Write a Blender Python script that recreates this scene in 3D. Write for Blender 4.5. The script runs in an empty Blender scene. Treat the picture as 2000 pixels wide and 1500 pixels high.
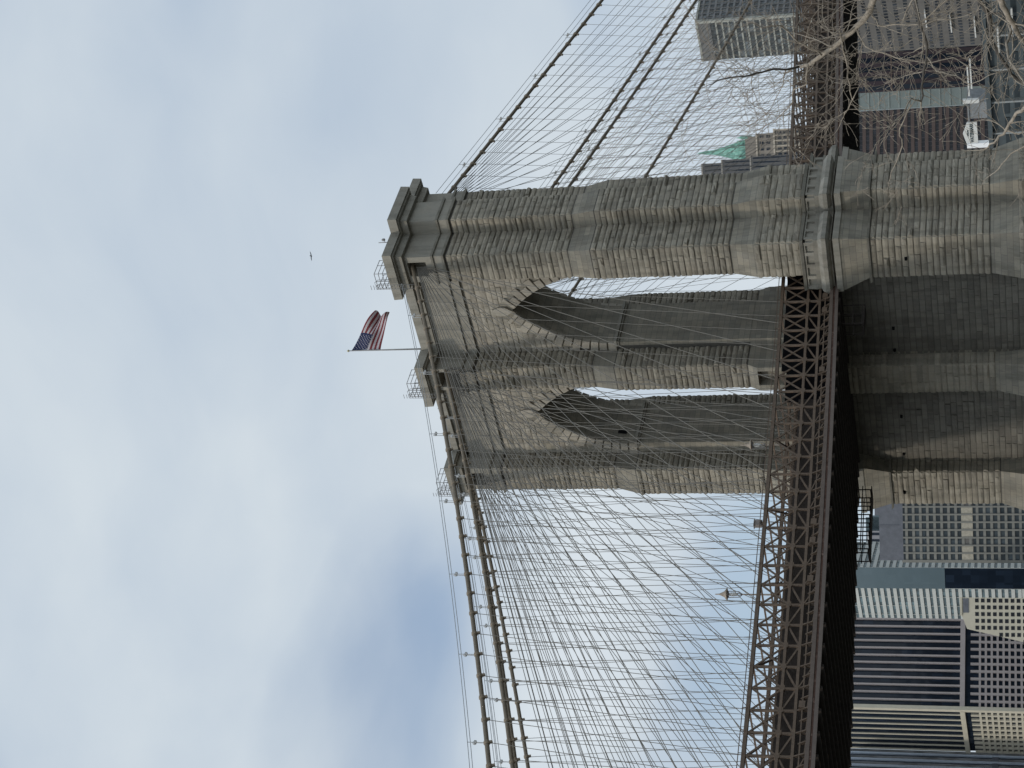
import bpy, math, random
from mathutils import Vector, Matrix
R = math.radians
C = bpy.data.collections.new("place"); bpy.context.scene.collection.children.link(C)
rng = random.Random(7)
sc = bpy.context.scene

# ------------------------------------------------------------------ helpers
def V(*a): return Vector(a)

class MB:
    """collects faces; build() links them as ONE mesh object"""
    def __init__(s): s.v=[]; s.f=[]; s.m=[]; s.t=[]
    def face(s, pts, m=0, t=.5):
        n=len(s.v); s.v.extend([tuple(p) for p in pts]); s.f.append(tuple(range(n,n+len(pts)))); s.m.append(m); s.t.append(t)
    def raw(s, vs, fs, m=0, t=.5):
        n=len(s.v); s.v.extend([tuple(p) for p in vs])
        for f in fs: s.f.append(tuple(i+n for i in f)); s.m.append(m); s.t.append(t)
    def box(s, x0,x1,y0,y1,z0,z1, m=0, t=.5):
        if x0>x1: x0,x1=x1,x0
        if y0>y1: y0,y1=y1,y0
        vs=[(x0,y0,z0),(x1,y0,z0),(x1,y1,z0),(x0,y1,z0),(x0,y0,z1),(x1,y0,z1),(x1,y1,z1),(x0,y1,z1)]
        s.raw(vs,[(0,3,2,1),(4,5,6,7),(0,1,5,4),(1,2,6,5),(2,3,7,6),(3,0,4,7)],m,t)
    def obox(s, o, a, b, c, m=0, t=.5):
        """box from corner o with edge vectors a, b, c"""
        o,a,b,c=map(Vector,(o,a,b,c))
        vs=[o,o+a,o+a+b,o+b,o+c,o+a+c,o+a+b+c,o+b+c]
        fs=[(0,3,2,1),(4,5,6,7),(0,1,5,4),(1,2,6,5),(2,3,7,6),(3,0,4,7)]
        if a.cross(b).dot(c)<0: fs=[tuple(reversed(f)) for f in fs]
        s.raw(vs,fs,m,t)
    def bar(s, p, q, w, h=None, m=0, t=.5, up=(0,0,1)):
        """rectangular bar between two points: w across, h along 'up'"""
        p,q=Vector(p),Vector(q); h=h or w; d=(q-p)
        if d.length<1e-6: return
        d.normalize(); u=Vector(up)
        if abs(d.dot(u))>.95: u=Vector((0,1,0)) if abs(d.y)<.9 else Vector((1,0,0))
        a=d.cross(u).normalized(); b=a.cross(d).normalized()
        s.obox(p-a*w/2-b*h/2, q-p, a*w, b*h, m, t)
    def tube(s, pts, rad, n=8, m=0, cap=True, t=.5):
        pts=[Vector(p) for p in pts]; k=len(pts)
        if not isinstance(rad,(list,tuple)): rad=[rad]*k
        rings=[]; ref=None
        for i,p in enumerate(pts):
            d=(pts[min(i+1,k-1)]-pts[max(i-1,0)])
            if d.length<1e-9: d=Vector((0,0,1))
            d.normalize()
            if ref is None:
                ref=Vector((0,0,1)) if abs(d.z)<.9 else Vector((1,0,0))
            a=d.cross(ref)
            if a.length<1e-4: a=d.cross(Vector((0,1,0)))
            a.normalize(); b=d.cross(a).normalized(); ref=a.cross(d).normalized()
            rings.append([p+(a*math.cos(2*math.pi*j/n)+b*math.sin(2*math.pi*j/n))*rad[i] for j in range(n)])
        vs=[v for r in rings for v in r]; fs=[]
        for i in range(k-1):
            for j in range(n):
                j2=(j+1)%n; fs.append((i*n+j,(i+1)*n+j,(i+1)*n+j2,i*n+j2))
        if cap: fs.append(tuple(range(n))); fs.append(tuple((k-1)*n+j for j in reversed(range(n))))
        s.raw(vs,fs,m,t)
    def lathe(s, c, prof, n=14, m=0):
        """prof: list of (radius, z) going up, around the vertical through c"""
        vs=[];fs=[]
        for r,z in prof:
            for j in range(n):
                a=2*math.pi*j/n; vs.append((c[0]+r*math.cos(a),c[1]+r*math.sin(a),c[2]+z))
        for i in range(len(prof)-1):
            for j in range(n):
                j2=(j+1)%n; fs.append((i*n+j,i*n+j2,(i+1)*n+j2,(i+1)*n+j))
        fs.append(tuple(reversed(range(n)))); fs.append(tuple((len(prof)-1)*n+j for j in range(n)))
        s.raw(vs,fs,m)
    def prism(s, P0, P1, z0, z1, m=0, cap=True, t=.5):
        """P0 plan at z0, P1 plan at z1 (same count, counter-clockwise)"""
        n=len(P0); a=[(p[0],p[1],z0) for p in P0]; b=[(p[0],p[1],z1) for p in P1]
        fs=[(i,(i+1)%n,n+(i+1)%n,n+i) for i in range(n)]
        if cap: fs+= [tuple(reversed(range(n))), tuple(range(n,2*n))]
        s.raw(a+b,fs,m,t)
    def build(s, name, mats, parent=None, smooth=False):
        me=bpy.data.meshes.new(name); me.from_pydata(s.v,[],s.f)
        if not isinstance(mats,(list,tuple)): mats=[mats]
        for mm in mats: me.materials.append(mm)
        if len(mats)>1: me.polygons.foreach_set("material_index",s.m)
        at=me.attributes.new("tint",'FLOAT','FACE'); at.data.foreach_set("value",s.t)
        if smooth: me.polygons.foreach_set("use_smooth",[True]*len(s.f))
        me.update()
        o=bpy.data.objects.new(name,me); C.objects.link(o)
        if parent: o.parent=parent
        return o

def tag(o,label=None,cat=None,group=None,kind=None):
    if label: o["label"]=label
    if cat: o["category"]=cat
    if group: o["group"]=group
    if kind: o["kind"]=kind
    return o
def thing(name,loc,label,cat,group=None):
    """an Empty at the thing's base"""
    o=bpy.data.objects.new(name,None); C.objects.link(o); o.location=loc; o.empty_display_size=.5
    return tag(o,label,cat,group)
def part(mb,name,mats,root,smooth=False):
    """mesh made in world coordinates, parented to a root empty that only translates"""
    o=mb.build(name,mats,None,smooth); o.parent=root
    o.matrix_parent_inverse=Matrix.Translation(-root.location) if root.type=='EMPTY' else Matrix.Identity(4)
    return o
def dup(src,root,loc,name=None):
    """copy of a mesh part (shared data) moved by loc"""
    o=src.copy(); C.objects.link(o); o.parent=root; o.location=Vector(loc); return o

# ------------------------------------------------------------------ materials
def newmat(name):
    m=bpy.data.materials.new(name); m.use_nodes=True; nt=m.node_tree; nt.nodes.clear()
    out=nt.nodes.new('ShaderNodeOutputMaterial'); b=nt.nodes.new('ShaderNodeBsdfPrincipled')
    nt.links.new(b.outputs[0],out.inputs[0]); return m,nt,b
class N:
    def __init__(s,nt): s.nt=nt
    def __call__(s,t,ins={},**kw):
        n=s.nt.nodes.new(t)
        for k,v in kw.items(): setattr(n,k,v)
        for k,v in ins.items():
            if isinstance(v,bpy.types.NodeSocket): s.nt.links.new(v,n.inputs[k])
            else: n.inputs[k].default_value=v
        return n
    def math(s,op,a,b=0.,c=0.,clamp=False):
        n=s('ShaderNodeMath',{0:a,1:b,2:c},operation=op); n.use_clamp=clamp; return n.outputs[0]
    def ramp(s,fac,stops):
        n=s('ShaderNodeValToRGB',{0:fac}); e=n.color_ramp.elements
        while len(e)<len(stops): e.new(.5)
        for i,(p,c) in enumerate(stops): e[i].position=p; e[i].color=(*c,1)
        return n.outputs[0]
    def mix(s,f,a,b,mode='MIX'):
        n=s('ShaderNodeMix',data_type='RGBA',blend_type=mode)
        for i,v in ((0,f),(6,a),(7,b)):
            if isinstance(v,bpy.types.NodeSocket): s.nt.links.new(v,n.inputs[i])
            else: n.inputs[i].default_value=v if i==0 else (*v,1)
        return n.outputs[2]
def c3(*a): return a

def stone(name, base, dark, joints=None, rough_bump=.5):
    m,nt,b=newmat(name); n=N(nt)
    tc=n('ShaderNodeTexCoord'); ob=tc.outputs['Object']
    n1=n('ShaderNodeTexNoise',{'Vector':ob,'Scale':.35,'Detail':6.,'Roughness':.65}).outputs[0]
    n2=n('ShaderNodeTexNoise',{'Vector':ob,'Scale':3.2,'Detail':8.,'Roughness':.7}).outputs[0]
    mp=n('ShaderNodeMapping',{'Vector':ob,'Scale':(.9,.9,.12)}).outputs[0]
    n3=n('ShaderNodeTexNoise',{'Vector':mp,'Scale':1.0,'Detail':5.,'Roughness':.6}).outputs[0]
    ti=n('ShaderNodeAttribute',attribute_name='tint').outputs['Fac']
    a=n.math('MULTIPLY',n1,.55); a=n.math('ADD',a,n.math('MULTIPLY',n2,.35)); a=n.math('ADD',a,n.math('MULTIPLY',ti,.36)); a=n.math('SUBTRACT',a,.13)
    col=n.ramp(a,[(.12,dark),(.5,base),(.9,tuple(min(1,q*1.32) for q in base))])
    # weather streaks and blotches: wear with its own shape
    st=n.ramp(n3,[(.38,(.52,.52,.50)),(.56,(1,1,1))])
    col=n.mix(.5,col,st,'MULTIPLY')
    # warm / cool drift between stones
    wm=n('ShaderNodeTexNoise',{'Vector':ob,'Scale':.8,'Detail':3.}).outputs[0]
    col=n.mix(.30,col,n.ramp(wm,[(.35,(.96,1.0,1.01)),(.65,(1.05,.99,.91))]),'MULTIPLY')
    h=n.math('MULTIPLY',n2,1.)
    hf=n('ShaderNodeTexNoise',{'Vector':ob,'Scale':9.,'Detail':6.,'Roughness':.7}).outputs[0]
    h=n.math('ADD',h,n.math('MULTIPLY',hf,.5))
    if joints:
        bw,bh,mort,dk=joints
        ge=n('ShaderNodeNewGeometry'); sp=n('ShaderNodeSeparateXYZ',{0:ge.outputs['True Normal']}); po=n('ShaderNodeSeparateXYZ',{0:ob})
        isx=n.math('GREATER_THAN',n.math('ABSOLUTE',sp.outputs[0]),.6)
        s_=n.math('ADD',n.math('MULTIPLY',isx,po.outputs[1]),n.math('MULTIPLY',n.math('SUBTRACT',1.,isx),po.outputs[0]))
        cv=n('ShaderNodeCombineXYZ',{0:s_,1:po.outputs[2]}).outputs[0]
        br=n('ShaderNodeTexBrick',{'Vector':cv,'Color1':(.42,.42,.42,1),'Color2':(.95,.95,.95,1),'Mortar':(0,0,0,1),'Scale':1.,'Mortar Size':mort,'Mortar Smooth':.3,'Brick Width':bw,'Row Height':bh,'Bias':0.})
        j=br.outputs['Fac']
        tone=n('ShaderNodeSeparateColor',{0:br.outputs[0]}).outputs[0]
        col=n.mix(.8,col,n.ramp(tone,[(.42,(.74,.75,.76)),(.95,(1.1,1.09,1.06))]),'MULTIPLY')
        col=n.mix(n.math('MULTIPLY',j,dk),col,(.045,.044,.042))
        h=n.math('SUBTRACT',h,n.math('MULTIPLY',j,1.5))
    bp=n('ShaderNodeBump',{'Height':h,'Strength':rough_bump,'Distance':.09})
    nt.links.new(col,b.inputs['Base Color']); nt.links.new(bp.outputs[0],b.inputs['Normal']); b.inputs['Roughness'].default_value=.92
    return m
def paint(name, col, rough=.6, metal=0., var=.25, scale=1.5, rust=None, spec=.4):
    m,nt,b=newmat(name); n=N(nt); ob=n('ShaderNodeTexCoord').outputs['Object']
    ns=n('ShaderNodeTexNoise',{'Vector':ob,'Scale':scale,'Detail':7.,'Roughness':.65}).outputs[0]
    c=n.ramp(ns,[(.3,tuple(q*(1-var) for q in col)),(.7,tuple(min(1,q*(1+var)) for q in col))])
    if rust:
        r2=n('ShaderNodeTexNoise',{'Vector':ob,'Scale':scale*.7,'Detail':8.,'Roughness':.7}).outputs[0]
        c=n.mix(n.ramp(r2,[(rust[1],(0,0,0)),(rust[1]+.08,(1,1,1))]),c,rust[0])
    nt.links.new(c,b.inputs['Base Color']); b.inputs['Roughness'].default_value=rough; b.inputs['Metallic'].default_value=metal
    b.inputs['Specular IOR Level'].default_value=spec
    return m
def glass(name,col,rough=.15,panes=None,spec=.22,var=.35):
    """curtain glass: dark reflective, each pane tilted and tinted slightly its own way"""
    m,nt,b=newmat(name); n=N(nt); ob=n('ShaderNodeTexCoord').outputs['Object']
    sc_=panes or 3.
    sn=n('ShaderNodeVectorMath',{0:ob,1:(sc_,sc_,3.6)},operation='SNAP').outputs[0]
    wn=n('ShaderNodeTexWhiteNoise',{'Vector':sn}).outputs
    c=n.ramp(wn['Value'],[(0,tuple(q*(1-var) for q in col)),(.75,col),(1,tuple(q*(1+2.4*var) for q in col))])
    nb=n('ShaderNodeTexNoise',{'Vector':ob,'Scale':.12,'Detail':2.}).outputs[0]
    bp=n('ShaderNodeBump',{'Height':n.math('ADD',nb,n.math('MULTIPLY',wn['Value'],.02)),'Strength':.25,'Distance':1.})
    nt.links.new(c,b.inputs['Base Color']); nt.links.new(bp.outputs[0],b.inputs['Normal'])
    b.inputs['Roughness'].default_value=rough; b.inputs['Specular IOR Level'].default_value=spec
    return m

ST_R = stone('rough_granite',(.278,.249,.198),(.15,.133,.106),None,.8)
ST_S = stone('dressed_granite',(.268,.244,.198),(.162,.147,.12),(1.9,.655,.018,.5),.4)
ST_P = stone('plain_granite',(.265,.247,.208),(.155,.144,.122),None,.35)
ST_L = stone('deck_shade_granite',(.15,.138,.115),(.085,.078,.066),None,.7)  # darker granite copy; the deck's shade is put into its colour
MORT = paint('dark_mortar',(.085,.078,.066),.95,var=.2)
ST_V = stone('voussoir_granite',(.32,.29,.24),(.20,.18,.15),None,.4)
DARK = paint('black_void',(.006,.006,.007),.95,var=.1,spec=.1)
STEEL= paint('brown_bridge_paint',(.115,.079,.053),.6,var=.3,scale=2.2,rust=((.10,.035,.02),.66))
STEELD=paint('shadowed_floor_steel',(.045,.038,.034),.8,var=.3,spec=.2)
RUST = paint('rusty_channel',(.085,.045,.032),.8,var=.4,scale=2.,rust=((.22,.15,.12),.55))
CABLE= paint('cable_wrapping',(.155,.125,.088),.6,var=.2,scale=3.)
WIRE = paint('galvanised_wire_rope',(.175,.162,.14),.55,var=.2,scale=3.)
ROPE = paint('grey_hand_rope',(.34,.35,.35),.55,var=.1)
IRON = paint('grey_galvanised_tube',(.22,.215,.21),.5,var=.2)
LITE = paint('off_white_paint',(.60,.60,.57),.5,var=.1)
BARK = paint('pale_bark',(.27,.228,.178),.9,var=.45,scale=14.)
BARKD= paint('dark_bark',(.075,.066,.055),.9,var=.45,scale=14.)
# ------------------------------------------------------------------ repeated rods: one unit mesh, many objects
def unit_rod(mat,n=5):
    mb=MB(); mb.tube([(0,0,0),(0,0,1)],1.,n,cap=False); o=mb.build('rod',mat,smooth=True); me=o.data; bpy.data.objects.remove(o); return me
def root_inv(root):
    return Matrix.Translation(-root.location) if root.type=='EMPTY' else Matrix.Identity(4)
def rod(root,name,me,p,q,rad):
    p,q=Vector(p),Vector(q); d=q-p
    o=bpy.data.objects.new(name,me); C.objects.link(o); o.parent=root; o.matrix_parent_inverse=root_inv(root)
    o.matrix_basis=Matrix.Translation(p)@d.to_track_quat('Z','Y').to_matrix().to_4x4()@Matrix.Diagonal((rad,rad,d.length,1))
    return o

# ------------------------------------------------------------------ the tower
HA=5.27; YA=8.05; DW=3.55; ZI=60.4; CC=10.57; RR=15.84
YJ=YA+HA; YK=YA-HA            # outer jamb, inner jamb
def outer(s,Df,De,We,Wbo,Wbi,dw=DW,yj=YJ,notch=None):
    """plan of an outer shaft, s=-1 near, +1 far; counter-clockwise"""
    P=[(-dw,-yj),(-dw,-Wbi),(-Df,-Wbi)]
    if notch: a,b,d=notch; P+=[(-Df,-a),(-d,-a),(-d,-b),(-Df,-b)]
    P+=[(-Df,-Wbo),(-De,-Wbo),(-De,-We),(De,-We),(De,-Wbo),(Df,-Wbo)]
    if notch: a,b,d=notch; P+=[(Df,-b),(d,-b),(d,-a),(Df,-a)]
    P+=[(Df,-Wbi),(dw,-Wbi),(dw,-yj)]
    if s>0: P=[(x,-y) for x,y in reversed(P)]
    return P
def middle(Df,Wm,dw=DW,yk=YK,notch=None):
    P=[(-dw,yk),(-dw,Wm),(-Df,Wm)]
    if notch: a,b,d=notch; P+=[(-Df,b),(-d,b),(-d,a),(-Df,a)]
    P+=[(-Df,-Wm),(-dw,-Wm),(-dw,-yk),(dw,-yk),(dw,-Wm),(Df,-Wm)]
    if notch: P+=[(Df,a),(d,a),(d,b),(Df,b)]
    P+=[(Df,Wm),(dw,Wm),(dw,yk)]
    return P
# stages: Df De We Wbo Wbi
ST={'T':(6.36,1.94,20.36,18.46,14.86),'M':(6.88,2.15,20.85,18.85,14.84),'L':(7.48,2.3,21.4,19.2,14.7),
    'B':(7.98,2.5,22.2,19.65,14.5),'F':(8.75,2.9,22.9,20.3,14.3)}
def blocks(mb,P,Q,z0,z1,h,rough,skip=None,Lmin=1.1,Lmax=3.0,joint=.03,bev=.10):
    P=Vector((P[0],P[1],0)); Q=Vector((Q[0],Q[1],0)); L=(Q-P).length
    if L<.25: return
    t=(Q-P)/L; n=Vector((t.y,-t.x,0))     # plan counter-clockwise: outward is to the right of travel
    nc=max(1,round((z1-z0)/h)); hh=(z1-z0)/nc
    for i in range(nc):
        za=z0+i*hh; zb=za+hh
        a0,a1=0.,L
        segs=[(a0,a1)]
        if skip: segs=skip(za,zb,L)
        for (sa,sb) in segs:
            s=sa
            big=rng.random()
            while s<sb-.05:
                l=rng.uniform(Lmin,Lmax)
                if sb-(s+l)<Lmin*.6: l=sb-s
                e=min(s+l,sb)
                pr=rough*(.25+rng.random()*.9)
                if rng.random()<.08: pr*=1.7
                tn=rng.random()
                g=joint/2; gz=joint*.95; b=min(bev,hh*.17,(e-s)*.2); bs=b*.4
                u0,u1,w0,w1=s+g,e-g,za+gz,zb-gz
                nx=3 if (e-s)>1.2 else 2
                def pt(u,w,d): return P+t*u+n*d+Vector((0,0,w))
                # back rim
                rim=[pt(u0,w0,0),pt(u1,w0,0),pt(u1,w1,0),pt(u0,w1,0)]
                us=[u0+bs+(u1-u0-2*bs)*k/nx for k in range(nx+1)]
                ws=[w0+b*(.4+rng.random()),(w0+w1)/2+rng.uniform(-.05,.05),w1-b*(.4+rng.random())]
                grid=[[pt(u+ (rng.uniform(-.06,.06) if 0<k<nx else rng.uniform(-.02,.02)),w,max(.008,pr*(rng.uniform(.45,1.) if jj!=1 else rng.uniform(.7,1.35)))) for k,u in enumerate(us)] for jj,w in enumerate(ws)]
                vs=rim+[p for r_ in grid for p in r_]; W=nx+1
                fs=[]
                for jj in range(2):
                    for k in range(nx): 
                        q=4+jj*W+k; fs.append((q,q+1,q+1+W,q+W))
                fs.append((0,1)+tuple(4+k for k in reversed(range(W))))
                fs.append((2,3)+tuple(4+2*W+k for k in range(W)))
                fs.append((3,0,4,4+W,4+2*W))
                fs.append((1,2,4+2*W+nx,4+W+nx,4+nx))
                mb.raw(vs,fs,0,tn)
                s=e
def rough_walls(mb,plan,z0,z1,h,rough,only=None):
    n=len(plan)
    for i in range(n):
        a,b=plan[i],plan[(i+1)%n]
        if only and not only(a,b): continue
        blocks(mb,a,b,z0,z1,h,rough)
def lining(mb,z0,z1,y,s,o_=None):
    mb.box(-DW-.0,DW+.0,y-(.02 if s<0 else 0),y+(.02 if s>0 else 0),z0,z1,m=1)
tower=thing('bridge_tower',(0,0,0),'tall grey granite bridge tower with two pointed arches, its three shafts carrying the cables','bridge tower')
def notjamb(dw=DW):
    def f(a,b):
        # skip the smooth arch jambs and the strips hidden inside the wall
        if abs(a[0])<=dw+.01 and abs(b[0])<=dw+.01 and abs(a[0])>=dw-.01 and abs(b[0])>=dw-.01: return False
        return True
    return f
for s in (-1,1):
    mb=MB()
    T,M_,L_,B_,F_=(ST[k] for k in 'TMLBF')
    pl=lambda k,**kw: outer(s,*ST[k],**kw)
    solid=[('B',2,13.8,'F','F'),('B',13.8,16.7,'F','B'),('B',16.7,29.5,'B','B')]
    for _,z0,z1,a,b in solid:
        mb.prism(pl(a,dw=6.15,yj=14.1),pl(b,dw=6.15,yj=14.1),z0,z1,m=1 if a!=b else 2)
    rough_walls(mb,pl('F',dw=6.15,yj=14.1),2.2,13.8,.80,.22); rough_walls(mb,pl('B',dw=6.15,yj=14.1),16.8,29.3,.66,.17)
    # flare under the roadway and the band
    band=(8.75,3.3,22.75,20.45,13.2)
    mb.prism(outer(s,*ST['B'],dw=6.15,yj=14.1),outer(s,8.6,3.2,22.6,20.3,13.25,dw=6.15,yj=13.2),29.5,32.5,m=1)
    mb.prism(pl('L'),pl('L'),32.5,41.9,m=1)
    rough_walls(mb,pl('L'),36.9,41.8,.66,.17,notjamb())
    mb.prism(pl('L'),pl('M'),41.9,44.5,m=1)
    mb.prism(pl('M'),pl('M'),44.5,60.4,m=2); rough_walls(mb,pl('M'),44.6,60.3,.655,.17,notjamb())
    mb.prism(pl('M'),pl('T'),60.4,63.0,m=1)
    mb.prism(pl('T'),pl('T'),63.0,77.7,m=2); rough_walls(mb,pl('T'),63.1,77.5,.655,.17,notjamb())
    # smooth jamb stones over the core, and the plain strips beside the arch below the impost
    jy=s*YJ
    for z0,z1 in ((44.5,60.4),(63.0,77.7)):
        mb.box(-DW-.015,DW+.015,jy-s*.03,jy+s*.5,z0+.002,z1-.002,m=1)
        for sx in (-1,1): mb.box(sx*(DW-.3),sx*(DW+.03),min(jy-s*.02,s*14.83),max(jy-s*.02,s*14.83),z0+.002,z1-.004,m=1)
    part(mb,'shaft',[ST_R,ST_S,MORT],tower)
    # smooth head with the cable opening
    mb=MB()
    T=ST['T']; up=(T[0]+.12,T[1]+.12,T[2]+.12,T[3]+.12,T[4]-.12)
    mb.prism(outer(s,*up),outer(s,*up),77.95,79.0,m=0)
    mb.prism(outer(s,*T),outer(s,*T),79.0,80.1,m=0)
    nt_=(15.7,17.7,4.2)
    mb.prism(outer(s,*T,notch=nt_),outer(s,*T,notch=nt_),80.1,82.35,m=0)
    mb.prism(outer(s,*T),outer(s,*T),82.35,82.6,m=0)
    part(mb,'shaft_head',[ST_P],tower)
    mb=MB()
    for (e,za,zb) in ((.28,77.7,77.95),(.30,79.0,79.22)):
        q=(T[0]+e,T[1]+e,T[2]+e,T[3]+e,T[4]-e); q2=tuple(a+(.1 if i<4 else -.1) for i,a in enumerate(q))
        mb.prism(outer(s,*q),outer(s,*q2),za,zb)
    part(mb,'string_course',[ST_P],tower)
    # cornice
    mb=MB()
    for (e,za,zb,e2) in ((.55,82.6,83.35,.68),(1.05,83.35,83.5,1.15),(1.38,83.5,84.55,1.42)):
        q=(T[0]+e,T[1]+e,T[2]+e,T[3]+e,T[4]-e); q2=(T[0]+e2,T[1]+e2,T[2]+e2,T[3]+e2,T[4]-e2)
        mb.prism(outer(s,*q,dw=DW+e,yj=T[4]-e-.02),outer(s,*q2,dw=DW+e,yj=T[4]-e-.02),za,zb)
    part(mb,'cornice',[ST_P],tower)
    # roadway band: string, frieze with sunk panels, corona broken at the angles, fascia
    mb=MB(); L=ST['L']
    def ex(e,wi=13.25): return (L[0]+e,L[1]+e,L[2]+e,L[3]+e,wi)
    mb.prism(outer(s,*ex(.75),dw=6.2,yj=13.2),outer(s,*ex(.95),dw=6.2,yj=13.2),36.4,36.72)
    mb.prism(outer(s,*ex(.36),dw=6.2,yj=13.2),outer(s,*ex(.36),dw=6.2,yj=13.2),35.3,36.4)
    mb.prism(outer(s,*ex(.62),dw=6.2,yj=13.2),outer(s,*ex(.70),dw=6.2,yj=13.2),34.95,35.3)
    mb.prism(outer(s,*ex(.60),dw=6.2,yj=13.2),outer(s,*ex(.60),dw=6.2,yj=13.2),33.4,34.95)
    mb.prism(outer(s,*ex(1.22),dw=6.2,yj=13.2),outer(s,*ex(1.3),dw=6.2,yj=13.2),32.45,33.1)
    part(mb,'roadway_band',[ST_P],tower)
    # frieze blocks between the panels
    mb=MB(); pf=outer(s,*ex(.36),dw=6.2,yj=13.2)
    for i in range(len(pf)):
        a=Vector((*pf[i],0)); b=Vector((*pf[(i+1)%len(pf)],0)); Ls=(b-a).length
        if Ls<1.2: continue
        t=(b-a)/Ls; n_=Vector((t.y,-t.x,0)); k=max(1,round(Ls/1.75)); w=.42
        for j in range(k+1):
            c=min(max(j*Ls/k,w/2),Ls-w/2)
            mb.obox(a+t*(c-w/2)+Vector((0,0,35.32)),t*w,n_*.27,Vector((0,0,1.0)),t=rng.random())
        mb.obox(a+Vector((0,0,36.17)),t*Ls,n_*.24,Vector((0,0,.17)))
    part(mb,'frieze_blocks',[ST_P],tower)
    # corona stones, gapped at the re-entrant angles
    mb=MB(); pc=outer(s,*ex(.6),dw=6.2,yj=13.2)
    npc=len(pc)
    def convex(i):
        a,b,c=Vector(pc[i-1]),Vector(pc[i]),Vector(pc[(i+1)%npc]); return (b-a).x*(c-b).y-(b-a).y*(c-b).x>0
    for i in range(npc):
        a=Vector((*pc[i],0)); b=Vector((*pc[(i+1)%npc],0)); Ls=(b-a).length
        if Ls<1.: continue
        if abs(pc[i][0])<6.5 and abs(pc[(i+1)%npc][0])<6.5 and abs(pc[i][1])<14 : continue
        t=(b-a)/Ls; n_=Vector((t.y,-t.x,0))
        s0=-.85 if convex(i) else 1.0; s1=Ls+.85 if convex((i+1)%npc) else Ls-1.0
        if s1-s0<.8: continue
        if abs(abs(a.y)-13.25)<.1 : s0=.03
        if abs(abs(b.y)-13.25)<.1 : s1=Ls-.03
        cuts=[s0]; 
        while s1-cuts[-1]>2.4: cuts.append(cuts[-1]+rng.uniform(1.2,1.9))
        cuts.append(s1)
        sec=[(0,33.5),(.5,33.62),(.85,33.85),(.85,34.3),(.42,34.72),(0,34.82)]
        for j in range(len(cuts)-1):
            u0,u1=cuts[j]+.012,cuts[j+1]-.012; dz=rng.uniform(-.015,.015)
            m0=[a+t*(u0+ (( .85-d) if (j==0 and s0<0) else 0))+n_*d+Vector((0,0,z+dz)) for d,z in sec]
            m1=[a+t*(u1- (( .85-d) if (j==len(cuts)-2 and s1>Ls) else 0))+n_*d+Vector((0,0,z+dz)) for d,z in sec]
            k=len(sec); fs=[(q,(q+1)%k,k+(q+1)%k,k+q) for q in range(k)]+[tuple(reversed(range(k))),tuple(range(k,2*k))]
            mb.raw(m0+m1,fs,0,rng.random())
    part(mb,'corona',[ST_P],tower)
    mb=MB(); B2=ST['B']; q=(B2[0]+.34,B2[1]+.34,B2[2]+.34,B2[3]+.34,B2[4]-.36); q2=tuple(a+(.14 if i<4 else -.1) for i,a in enumerate(q))
    mb.prism(outer(s,*q,dw=6.3,yj=13.95),outer(s,*q2,dw=6.3,yj=13.9),29.3,29.52)
    part(mb,'lower_string_course',[ST_P],tower)
# middle shaft
mb=MB(); WM=1.7
mb.prism(middle(8.8,2.3,dw=6.15,yk=2.4),middle(8.8,2.3,dw=6.15,yk=2.4),2,13.8,m=1)
mb.prism(middle(8.8,2.3,dw=6.15,yk=2.4),middle(8.1,1.98,dw=6.15,yk=2.4),13.8,16.7,m=1)
mb.prism(middle(8.1,1.98,dw=6.15,yk=2.4),middle(8.1,1.98,dw=6.15,yk=2.4),16.7,33.5,m=1)
rough_walls(mb,middle(8.1,1.98,dw=6.15,yk=2.4),16.8,33.3,.66,.17,notjamb(6.15)); rough_walls(mb,middle(8.8,2.3,dw=6.15,yk=2.4),2.2,13.8,.8,.22,notjamb(6.15))
dn=(-1.15,.95,6.3)
mb.prism(middle(7.6,WM),middle(7.6,WM),33.5,39.0,m=1)
mb.prism(middle(7.6,WM,notch=dn),middle(7.6,WM,notch=dn),39.0,43.4,m=1)
mb.prism(middle(7.6,WM),middle(7.0,WM),43.4,44.5,m=1)
mb.prism(middle(7.0,WM),middle(7.0,WM),44.5,60.4,m=2); rough_walls(mb,middle(7.0,WM),44.6,60.3,.655,.17,notjamb())
mb.prism(middle(7.0,WM),middle(6.45,WM-.03),60.4,63,m=1)
mt=middle(6.45,WM-.03); mb.prism(mt,mt,63,77.7,m=2); rough_walls(mb,mt,63.1,77.5,.655,.17,notjamb())
for z0,z1 in ((44.5,60.4),(63.0,77.7)):
    for sy in (-1,1): mb.box(-DW-.03,DW+.03,sy*(YK-.5),sy*(YK+.03),z0+.002,z1-.002,m=1)
part(mb,'shaft',[ST_R,ST_S,MORT],tower)
mb=MB()
m1=middle(6.57,WM+.1); mb.prism(m1,m1,77.95,79.0)
mb.prism(mt,mt,79.0,79.7)
mn=middle(6.45,WM-.03,notch=(-1.15,1.15,4.2)); mb.prism(mn,mn,79.7,82.35); mb.prism(mt,mt,82.35,82.6)
part(mb,'shaft_head',[ST_P],tower)
mb=MB()
for (e,za,zb) in ((.28,77.7,77.95),(.30,79.0,79.22)):
    mb.prism(middle(6.45+e,WM+e),middle(6.55+e,WM+e+.1),za,zb)
part(mb,'string_course',[ST_P],tower)
mb=MB()
for (e,za,zb,e2) in ((.55,82.6,83.35,.68),(1.05,83.35,83.5,1.15),(1.38,83.5,84.55,1.42)):
    mb.prism(middle(6.45+e,WM+e,dw=DW+e,yk=WM+e+.02),middle(6.45+e2,WM+e2,dw=DW+e,yk=WM+e2+.02),za,zb)
part(mb,'cornice',[ST_P],tower)
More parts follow.
